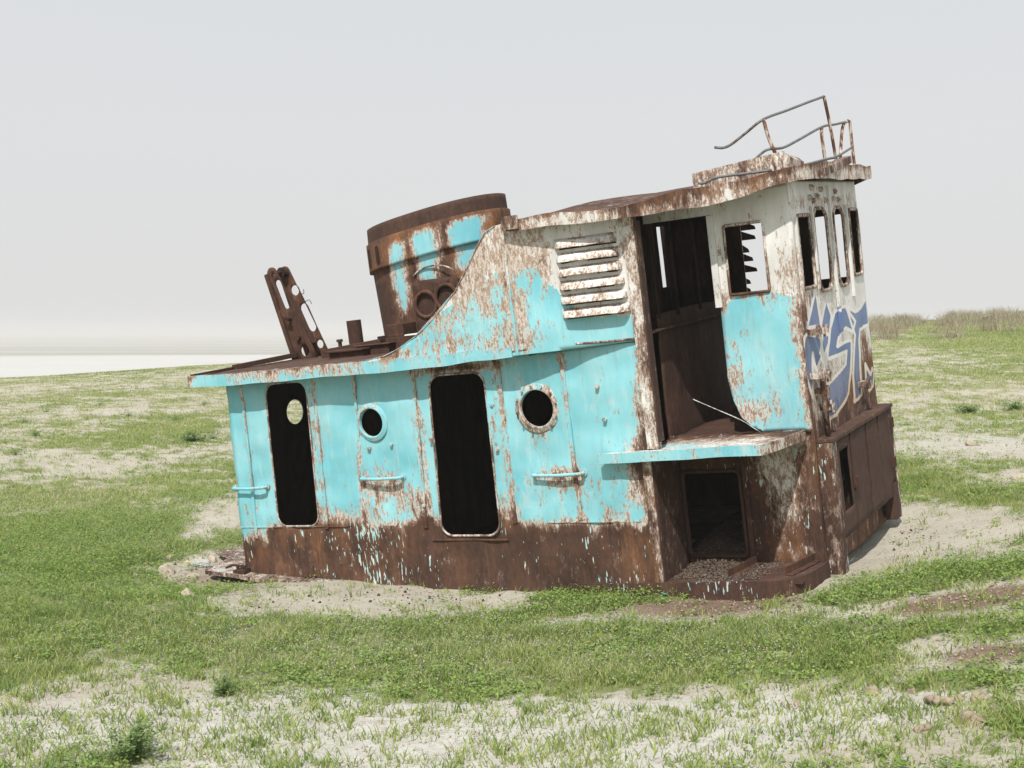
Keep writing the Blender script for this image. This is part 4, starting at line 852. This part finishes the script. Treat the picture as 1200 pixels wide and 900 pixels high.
for cx, cz in ((-.87, 2.27), (-.60, 2.32)):
    bm = bmesh.new(); tube(bm, [(cx+.135*math.cos(t), PLY-.05, cz+.135*math.sin(t)) for t in [2*math.pi*k/28 for k in range(28)]], .022, 8, True)
    bm_obj('port_ring', bm, M['rust'], pl, dict(dark=.3), True)
    bm = bmesh.new(); f = [bm.verts.new((cx+a, PLY-.025, cz+b)) for a, b in circ(0, 0, .13)]; bm.faces.new(f); bm_obj('port_cover', bm, M['rust'], pl, dict(dark=1))
bm = bmesh.new(); box(bm, -1.0, -.46, PLY-.05, PLY+.12, 2.02, 2.08); box(bm, -.99, -.47, PLY-.02, PLY+.14, 2.05, 2.5); bm_obj('access_box', bm, M['rust'], ship, dict(dark=.9))
bm = bmesh.new(); tube(bm, [Vector((PLX-.30*math.cos(t), PLY-.02, 2.50+.17*math.sin(t))) for t in [R(10*k) for k in range(3, 16)]], .009, 6); bm_obj('pipe_arch', bm, M['paint'], ship, dict(rust=.56, white=.1), True)
bm = bmesh.new(); box(bm, -1.31, -.35, .93, 2.5, 1.79, 1.965); bm_obj('funnel_base', bm, M['rust'], ship, dict(dark=.8), bevel=.008)
bm = bmesh.new(); box(bm, -1.30, -1.08, .96, 1.25, 1.965, 2.10); bm_obj('junction_box', bm, M['rust'], ship, dict(dark=.5), bevel=.008)
bm = bmesh.new(); box(bm, -1.27, -1.17, 1.26, 1.4, 1.965, 2.16); bm_obj('junction_box', bm, M['rust'], ship, dict(dark=.6), bevel=.008)
bm = bmesh.new(); hexa(bm, [(-1.05, .925, 1.967), (-.40, .925, 1.967), (-.40, .99, 1.967), (-1.05, .99, 1.967), (-1.05, .93, 1.98), (-.40, .93, 2.0), (-.40, .99, 2.0), (-1.05, .99, 1.98)]); bm_obj('droppings_ledge', bm, M['paint'], ship, dict(rust=.15, white=1.0))
# deck fittings
bm = bmesh.new(); box(bm, -1.91, -1.45, .70, 1.05, 1.79, 1.872); hat = bm_obj('hatch', bm, M['rust'], ship, dict(dark=.9), bevel=.006)
bm = bmesh.new(); box(bm, -1.96, -1.43, .66, 1.08, 1.873, 1.893); bm_obj('hatch_lid', bm, M['rust'], hat, dict(dark=.8), bevel=.005)
bm = bmesh.new(); box(bm, -1.62, -1.20, .82, 1.30, 1.79, 1.905); hat = bm_obj('hatch', bm, M['rust'], ship, dict(dark=.85), bevel=.006)
bm = bmesh.new(); box(bm, -1.66, -1.17, .79, 1.33, 1.906, 1.918); bm_obj('hatch_lid', bm, M['rust'], hat, dict(dark=.5), bevel=.004)
bm = bmesh.new(); hexa(bm, [(-2.18, .90, 1.80), (-1.36, .90, 1.80), (-1.36, 1.6, 1.80), (-2.18, 1.6, 1.80), (-2.18, .90, 1.905), (-1.36, .90, 1.965), (-1.36, 1.6, 1.95), (-2.18, 1.6, 1.90)]); bm_obj('skylight', bm, M['rust'], ship, dict(dark=.85), bevel=.006)
bm = bmesh.new(); box(bm, -1.46, -1.18, 1.0, 1.5, 1.93, 1.985); bm_obj('skylight_cover', bm, M['near_black'], ship)
bm = bmesh.new(); tube(bm, [(-1.90, 1.2, 1.80), (-1.90, 1.2, 2.185)], .082, 20); o_ = bm_obj('vent_pipe', bm, M['rust'], ship, dict(dark=.95), True); o_.modifiers.new('edge', 'EDGE_SPLIT').split_angle = R(40)
bm = bmesh.new(); tube(bm, [(-2.13, 1.2, 1.80), (-2.13, 1.2, 1.96)], .022, 10); tube(bm, [(-2.13, 1.2, 1.96), (-2.13, 1.2, 1.99)], .036, 10); bm_obj('air_pipe', bm, M['rust'], ship, dict(dark=1))
# ---- tabernacle of the mast: two pierced plates
def mast_plate(y, holes):
    top = [(-2.972+.068*math.cos(R(a)), 2.825+.068*math.sin(R(a))) for a in range(20, 181, 16)]
    out = [(-2.47, 1.80)]+[top[0]]+top[1:]+[(-2.80, 1.80)]
    return sheet('mast_plate', out, holes, lambda x, z: (x, y, z), (0, -1, 0), .12, .016, lambda u, z: dict(rust=1, dark=.35), ship, .004, mats=[M['rust'], M['rust']])
mast_plate(1.20, [slot(-2.82, 2.44, -2.90, 2.70, .042), circ(-2.645, 1.90, .062, 20), circ(-2.955, 2.82, .018, 10)])
mast_plate(1.43, [circ(-2.86, 2.60, .060, 20), slot(-2.68, 2.16, -2.76, 2.38, .058), circ(-2.60, 1.95, .05, 18), circ(-2.955, 2.82, .018, 10)])
for y in (1.188, 1.442):
    bm = bmesh.new()
    bar(bm, (-3.052, y, 2.82), (-2.805, y, 1.80), .05, .016, (0, 0, 1)); bm_obj('mast_flange', bm, M['rust'], ship, dict(dark=.5))
bm = bmesh.new(); bar(bm, (-2.89, 1.31, 2.62), (-2.58, 1.31, 1.98), .075, .014, (1, 0, 0)) ; bmesh.ops.delete(bm, geom=[], context='VERTS'); bm_obj('mast_web', bm, M['rust'], ship, dict(dark=.6))
bm = bmesh.new(); tube(bm, [(-2.965, 1.35, 2.825), (-2.965, 1.36, 2.825), (-2.965, 1.38, 2.825), (-2.965, 1.40, 2.825), (-2.965, 1.41, 2.825)], [.06, .06, .045, .06, .06], 20); bm_obj('sheave', bm, M['near_black'], ship)
bm = bmesh.new(); tube(bm, [(-2.965, 1.18, 2.825), (-2.965, 1.46, 2.825)], .016, 8); tube(bm, [(-2.70, 1.16, 2.06), (-2.70, 1.20, 2.06)], .03, 10); tube(bm, [(-2.79, 1.12, 2.28), (-2.79, 1.20, 2.28)], .02, 8); bar(bm, (-2.82, 1.13, 2.30), (-2.75, 1.13, 2.28), .02, .03); bm_obj('mast_pin', bm, M['rust'], ship, dict(dark=.9))
bm = bmesh.new(); tube(bm, spline([(-2.80, 1.44, 2.56), (-2.77, 1.47, 2.55), (-2.77, 1.48, 2.60)], 4), .004, 5); tube(bm, spline([(-2.75, 1.44, 2.45), (-2.71, 1.48, 2.47), (-2.68, 1.48, 2.42)], 4), .004, 5); bm_obj('wire_end', bm, M['near_black'], ship)

# ---- torn deck plate lying out at the stern corner
def sp_z(x, y): return -.36+.05*(x+3)*-.25-.012*y
TORN = [(-3.33, -.15), (-3.05, -.16), (-2.6, -.15), (-2.1, -.16), (-1.7, -.15), (-1.25, -.12), (-1.25, -.004), (-2.80, -.004), (-2.86, .95), (-3.72, 1.0), (-3.80, .52), (-3.50, .38), (-3.42, .12)]
def torn_z(x, y):
    d = -.335-.083*(x+3.295)+.008*noise.noise(Vector((x*3, y*3, 4)))
    return d if x < -2.6 else -.393-.055*(x+2.6)+.008*noise.noise(Vector((x*3, y*3, 4)))
sheet('torn_side_deck', TORN, [], lambda x, y: (x, y, torn_z(x, y)), (0, 0, 1), .07, .014, lambda x, y: dict(rust=.60-.20*blob(x, y, -3.1, .0, .35, .25), white=.45, fleck=1, dark=.35), ship, .004, mats=[M['paint'], M['rust']])
strip('torn_edge', [(-3.33, -.15), (-3.05, -.16), (-2.6, -.15), (-2.1, -.16), (-1.7, -.15), (-1.25, -.12)], lambda x, y: torn_z(x, y)-.035, lambda x, y: torn_z(x, y)+.004, .012, lambda p: dict(rust=.6, white=.3, dark=.5), wob=.02)
bm = bmesh.new(); box(bm, -2.98, -2.82, -.10, .04, -.37, -.33); tube(bm, spline([(-3.12, -.05, -.315), (-3.0, -.05, -.285), (-2.86, -.05, -.30), (-2.80, -.05, -.27)], 4), .014, 6); tube(bm, [(-2.95, -.05, -.34), (-2.95, -.05, -.28)], .018, 8); tube(bm, [(-2.88, -.05, -.34), (-2.88, -.05, -.28)], .018, 8)
bm_obj('cleat', bm, M['rust'], ship, dict(dark=.9))

# ------------------------------------------------------------------ loose things on the ground
s = NT('pale_stone'); n = s.noise(9, 6, .65); M['stone'] = s.done(s.ramp(n, (.3, (.33, .27, .205)), (.6, (.47, .41, .335)), (.8, (.56, .51, .44))), .95, .1); s.bump(n, .5, .02)
s = NT('brown_clod'); n = s.noise(14, 6, .7); M['clod'] = s.done(s.ramp(n, (.3, (.25, .195, .145)), (.7, (.42, .35, .275))), 1, .05); s.bump(n, .8, .02)
def stone(name, px, py, size, flat, seed, label, cat, mat, group=None, sink=.28):
    x, y, h = at(px, py); bm = bmesh.new(); bmesh.ops.create_icosphere(bm, subdivisions=4, radius=1)
    cuts = [(Vector((random.uniform(-1, 1), random.uniform(-1, 1), random.uniform(-.3, 1))).normalized(), random.uniform(.42, .8)) for _ in range(9)]
    for v in bm.verts:
        p = v.co.copy()
        for d, c in cuts:
            k = p.dot(d)
            if k > c: p -= d*(k-c)*.97
        p *= 1+.16*noise.noise(p*1.6+Vector((seed, 0, 0)))+.07*noise.noise(p*5+Vector((seed, 3, 0)))+.03*noise.noise(p*13+Vector((seed, 3, 9)))
        v.co = Vector((p.x*size, p.y*size*.8, p.z*size*flat))
    me = bpy.data.meshes.new(name); bm.to_mesh(me); bm.free(); o = link(name, me, mat, None, True)
    o.location = (x, y, h+size*flat*(1-2*sink)*.6); o.rotation_euler = (random.uniform(-.2, .2), random.uniform(-.2, .2), random.uniform(0, 6)); tag(o, label, cat, group); return o
ST = [(220, 699, .15, .45, 'large flat pale stone on the bare soil below the torn stern plate'), (127, 710, .075, .55, 'lone rounded white stone in the grass well left of the wreck'),
 (195, 671, .12, .65, 'blocky tan stone at the left edge of the bare soil'), (225, 676, .10, .42, 'low tan slab between the blocky stone and the torn plate'), (249, 657, .095, .55, 'angular pale stone touching the tip of the torn stern plate'),
 (236, 656, .05, .8, 'small pale stone beside the angular one behind the bottle'), (200, 655, .05, 1.1, 'small upright pale stone at the top left of the bare soil'), (158, 676, .045, .6, 'small tan stone half hidden in the clover left of the bare soil'),
 (112, 661, .045, .5, 'small pale stone alone in the clover, far left'), (165, 675, .03, .7, 'pebble-sized stone just right of the small tan one in clover'), (212, 687, .04, .6, 'little tan stone above the large flat stone'), (246, 702, .04, .6, 'small grey stone right of the large flat stone'),
 (566, 721, .032, .8, 'little white stone on the bare strip in front of the middle doorway'), (600, 735, .03, .8, 'tiny pale stone at the edge of the grass below the hull'), (642, 712, .035, .7, 'pale chip of stone in the litter under the right porthole'), (462, 712, .035, .6, 'tan stone on the bare strip between the two doorways'),
 (1195, 560, .12, .5, 'pale stone on the sand at the right edge')]
for i, (px, py, sz, fl, lb) in enumerate(ST): stone('stone', px, py, sz, fl, i*3.1, lb, 'stone', M['stone'])
CL = [(1023, 812, .055, .75, 'brown clod on the sand just left of the dung heap'), (1041, 833, .035, .8, 'small dark clod below the brown clod on the sand'), (1083, 855, .075, .5, 'flat grey-brown clod under the dung heap'), (1142, 846, .115, .55, 'big crumbly tan clod beside the lush grass tuft'),
 (1070, 812, .04, .7, 'clod right of the lone brown one, nearest the grass'), (934, 827, .035, .8, 'small brown clod in the middle of the sprigs'), (1150, 820, .07, .5, 'flat tan clod above the big crumbly one'), (1125, 819, .04, .7, 'small pale clod right of the dung heap'),
 (126, 689, .045, .6, 'dark brown clod in the clover at left'), (172, 662, .06, .4, 'flat dark clod at the top left of the bare soil'), (1140, 522, .14, .35, 'flat brown clod on the sand band beyond the locker'), (598, 747, .05, .6, 'brown clod in the litter below the hull middle')]
for i, (px, py, sz, fl, lb) in enumerate(CL): stone('clod', px, py, sz, fl, 50+i*2.7, lb, 'clod', M['clod'])
hx, hy, hh = at(1094, 826); bm = bmesh.new(); px_, py_ = 0., 0.
for i in range(16):
    a_ = random.uniform(0, 6.28); px_, py_ = .75*px_+.034*math.cos(a_), .75*py_+.034*math.sin(a_)
    m_ = Matrix.Translation((px_, py_, .010+.026*random.random()))@Matrix.Diagonal((1, random.uniform(.7, 1), random.uniform(.7, .9), 1)); bmesh.ops.create_icosphere(bm, subdivisions=2, radius=random.uniform(.018, .029), matrix=m_)
o = bm_obj('dung_heap', bm, M['clod'], None, None, True); o.location = (hx, hy, hh+.01); tag(o, 'small heap of round brown dung balls on the sand at lower right', 'dung')
# plastic bottle
s = NT('clear_plastic'); s.b.inputs['Transmission Weight'].default_value = .75; s.b.inputs['IOR'].default_value = 1.2; M['plastic'] = s.done((.82, .86, .86), .22, .5)
s = NT('yellow_plastic'); M['cap'] = s.done((.62, .47, .10), .5, .4)
bx, by, bh = at(233, 663); bt = bpy.data.objects.new('plastic_bottle', None); COL.objects.link(bt); bt.location = (bx, by, bh+.04); bt.rotation_euler = (0, 0, R(-8))
tag(bt, 'crushed clear plastic bottle lying on the soil by the torn plate', 'bottle')
bm = bmesh.new(); prof = [(-.12, .012), (-.105, .014), (-.09, .02), (-.06, .036), (-.02, .038), (.0, .034), (.03, .038), (.09, .038), (.12, .037), (.13, .025), (.128, .005)]
tube(bm, [(a, .004*math.sin(a*60), 0) for a, r_ in prof], [r_ for a, r_ in prof], 18); bm_obj('bottle_body', bm, M['plastic'], bt, None, True)
bm = bmesh.new(); tube(bm, [(-.142, 0, 0), (-.115, 0, 0)], .017, 14); bm_obj('bottle_cap', bm, M['cap'], bt)
s = NT('turquoise_flake'); M['tq'] = s.done((.22, .58, .62), .6, .3)
for px, py, sz, lb in ((778, 701, .045, 'turquoise flake of paint in the weeds below the side deck'), (505, 708, .03, 'small blue paint flake on the bare strip below the hull'), (752, 691, .03, 'little turquoise paint chip at the foot of the deck skirt')):
    x, y, h = at(px, py); bm = bmesh.new(); n = 7; a = [(sz*random.uniform(.6, 1.1)*math.cos(2*math.pi*k/n), sz*random.uniform(.5, .9)*math.sin(2*math.pi*k/n)) for k in range(n)]
    f0 = [bm.verts.new((p[0], p[1], .01*random.random()+.004)) for p in a]; f1 = [bm.verts.new((v.co.x, v.co.y, v.co.z-.004)) for v in f0]; bm.faces.new(f0); bm.faces.new(f1[::-1])
    for k in range(n): bm.faces.new([f0[k], f0[k-1], f1[k-1], f1[k]])
    o = bm_obj('paint_flake', bm, M['tq']); o.location = (x, y, h+.03); o.rotation_euler = (.5, .3, random.random()*6); tag(o, lb, 'paint flake')
# pebbles and litter on bare soil, one uncountable object each
def pebbles(name, n, y0, y1, P, size, mat, label):
    x, y = sample(n, y0, y1, .47, lambda x, y: np.clip(psum(P, x, y), 0, 1)*.8, .4)
    k = off_ship(x, y); x, y = x[k], y[k]; n = len(x); z = height(x, y)+.006
    sz = size*(.4+RNG.random(n)**3*1.6); base = np.array([[1, 0, 0], [-.5, .87, 0], [-.5, -.87, 0], [0, 0, .9], [0, 0, -.7]])
    a = RNG.random(n)*6.28; c, s_ = np.cos(a), np.sin(a); B = base[None]*sz[:, None, None]*(1+.5*(RNG.random((n, 5, 1))-.5))
    V = np.stack([B[..., 0]*c[:, None]-B[..., 1]*s_[:, None], B[..., 0]*s_[:, None]+B[..., 1]*c[:, None], B[..., 2]], -1)+np.stack([x, y, z], -1)[:, None]
    F = np.arange(n)[:, None, None]*5+np.array([[0, 1, 3], [1, 2, 3], [2, 0, 3], [1, 0, 4], [2, 1, 4], [0, 2, 4]])[None]
    quads_mesh(name, V.reshape(-1, 3), F.reshape(-1, 3), mat, np.zeros(n*5), 'stuff', label)
pebbles('gravel', 34000, 7, 18, BARE, .007, M['stone'], 'fine pale gravel strewn over the bare soil')
pebbles('litter', 26000, 7, 15, BROWN, .012, M['clod'], 'dry brown litter on the darker soil')
pebbles('rust_flakes', 9000, 9, 15, patches([(480, 702, 260, 12, .8), (250, 668, 80, 22, .8), (880, 712, 130, 16, .9), (1040, 640, 60, 22, .5)]), .011, M['rust'], 'flakes of rust fallen on the soil along the hull')
# dirt blown on to the side deck
bm = bmesh.new()
for i in range(3500):
    u = random.gauss(2.38, .24); v = random.uniform(.12, .62)-abs(u-2.35)*.2
    if not 2.08 < u < 3.0: continue
    p = Vector((u, v, deck_low(u, v)+.010+.045*math.exp(-((u-2.3)/.28)**2-((v-.55)/.25)**2)*random.random())); sz = random.uniform(.004, .015)
    d = Vector((random.gauss(0, 1), random.gauss(0, 1), random.gauss(0, .4))).normalized()*sz; e = d.orthogonal().normalized()*sz*.6
    vs_ = [bm.verts.new(ship.matrix_world@(p+q)) for q in (d, e, -d, -e)]; bm.faces.new(vs_)
o = bm_obj('dirt_heap', bm, M['dirt']); tag(o, 'brown dirt and litter heaped on the side deck before the hatch', kind='stuff')
# ------------------------------------------------------------------ shrubs: things of their own
def shrub(name, px, py, rad, hgt, n, label, mat='shrub', group=None, proto=None):
    x, y, h = at(px, py); o = bpy.data.objects.new(name, None)
    if proto is None:
        ns = 34; k_ = n//ns; n = ns*k_
        a = RNG.random(ns)*2*np.pi; el = np.radians(18+70*RNG.random(ns)); ln = .45+.75*RNG.random(ns)
        t_ = RNG.random((ns, k_))**.8; bend = .25*t_**2
        X = (np.cos(a)*np.cos(el)*ln)[:, None]*(t_+bend)*rad*1.3; Y = (np.sin(a)*np.cos(el)*ln)[:, None]*(t_+bend)*rad*1.3; Z = (np.sin(el)*ln)[:, None]*(t_-bend*.6)*hgt*1.25
        X, Y, Z = [v_.ravel()+RNG.normal(size=n)*rad*.07 for v_ in (X, Y, Z)]; Z = np.abs(Z)
        V, F = leaves(X, Y, Z, rad*(.05+.10*RNG.random(n)), .2)
        ob = quads_mesh(name, V, F, M[mat], np.repeat(np.clip(RNG.random(n)*.7+.3*Z/hgt, 0, 1), 4), None, label)
    else:
        ob = bpy.data.objects.new(name, proto.data); COL.objects.link(ob); ob.scale = (rad, rad, rad*random.uniform(.8, 1.1)); ob['label'] = label
    ob.location = (x, y, h); ob.rotation_euler = (0, 0, random.uniform(0, 6)); tag(ob, label, 'shrub', group); return ob
shrub('green_shrub', 262, 815, .115, .16, 2200, 'dark green feathery plant at the edge of the grass and sand, lower left')
shrub('green_shrub', 158, 888, .17, .19, 3500, 'larger blue-green plant at the bottom edge, lower left')
shrub('green_shrub', 225, 517, .36, .2, 1500, 'grey-green bush in the grass left of the wreck')
shrub('green_shrub', 1136, 485, .30, .16, 1200, 'dark green bush in the green meadow right of the wreck')
shrub('green_shrub', 1190, 481, .30, .17, 1200, 'paler green bush at the right edge of the meadow')
shrub('green_shrub', 745, 690, .13, .13, 500, 'wispy green weed at the foot of the side deck skirt')
first = None
for px, py in ((42, 511), (16, 533), (118, 475), (239, 475), (249, 514), (53, 483), (106, 415+22), (205, 493), (150, 488), (30, 495)):
    o = shrub('saltbush', px, py, .9*random.uniform(.22, .4) if first else .3, .22, 260, 'dark low saltbush dotted over the far pale field left of the wreck', 'shrub', 'saltbushes on the left field')
for i in range(26):
    px = 1022+7.2*i+random.uniform(-3, 3); 
    x = (px-600)/1500*64; y = 64+random.uniform(-3, 4); o = shrub('dry_bush', 1100, 420, .5, .5, 380, 'dry tan bush standing on the skyline of the rise right of the wreck', 'scrub', 'dry bushes on the rise')
    rs = random.uniform(.5, 1.05); o.location = (x, y, float(height(x, y))-.03); o.scale = (rs, rs, rs*random.uniform(.8, 1.3))

# ------------------------------------------------------------------ hazy air over the plain
bm = bmesh.new(); box(bm, -9500, 9500, -9500, 9500, -16, 7.2); hz = bmesh.ops
me = bpy.data.meshes.new('haze'); bmesh.ops.recalc_face_normals(bm, faces=bm.faces); bm.to_mesh(me); bm.free()
hm = bpy.data.materials.new('dusty_air'); hm.use_nodes = True; t = hm.node_tree
for n in list(t.nodes):
    if n.type != 'OUTPUT_MATERIAL': t.nodes.remove(n)
pv = t.nodes.new('ShaderNodeVolumePrincipled'); pv.inputs['Color'].default_value = (.79, .79, .785, 1); pv.inputs['Density'].default_value = .0008; pv.inputs['Anisotropy'].default_value = 0
t.links.new(pv.outputs[0], t.nodes['Material Output'].inputs['Volume'])
o = link('haze', me, hm); tag(o, kind='stuff'); o['label'] = 'dusty white haze lying over the plain'
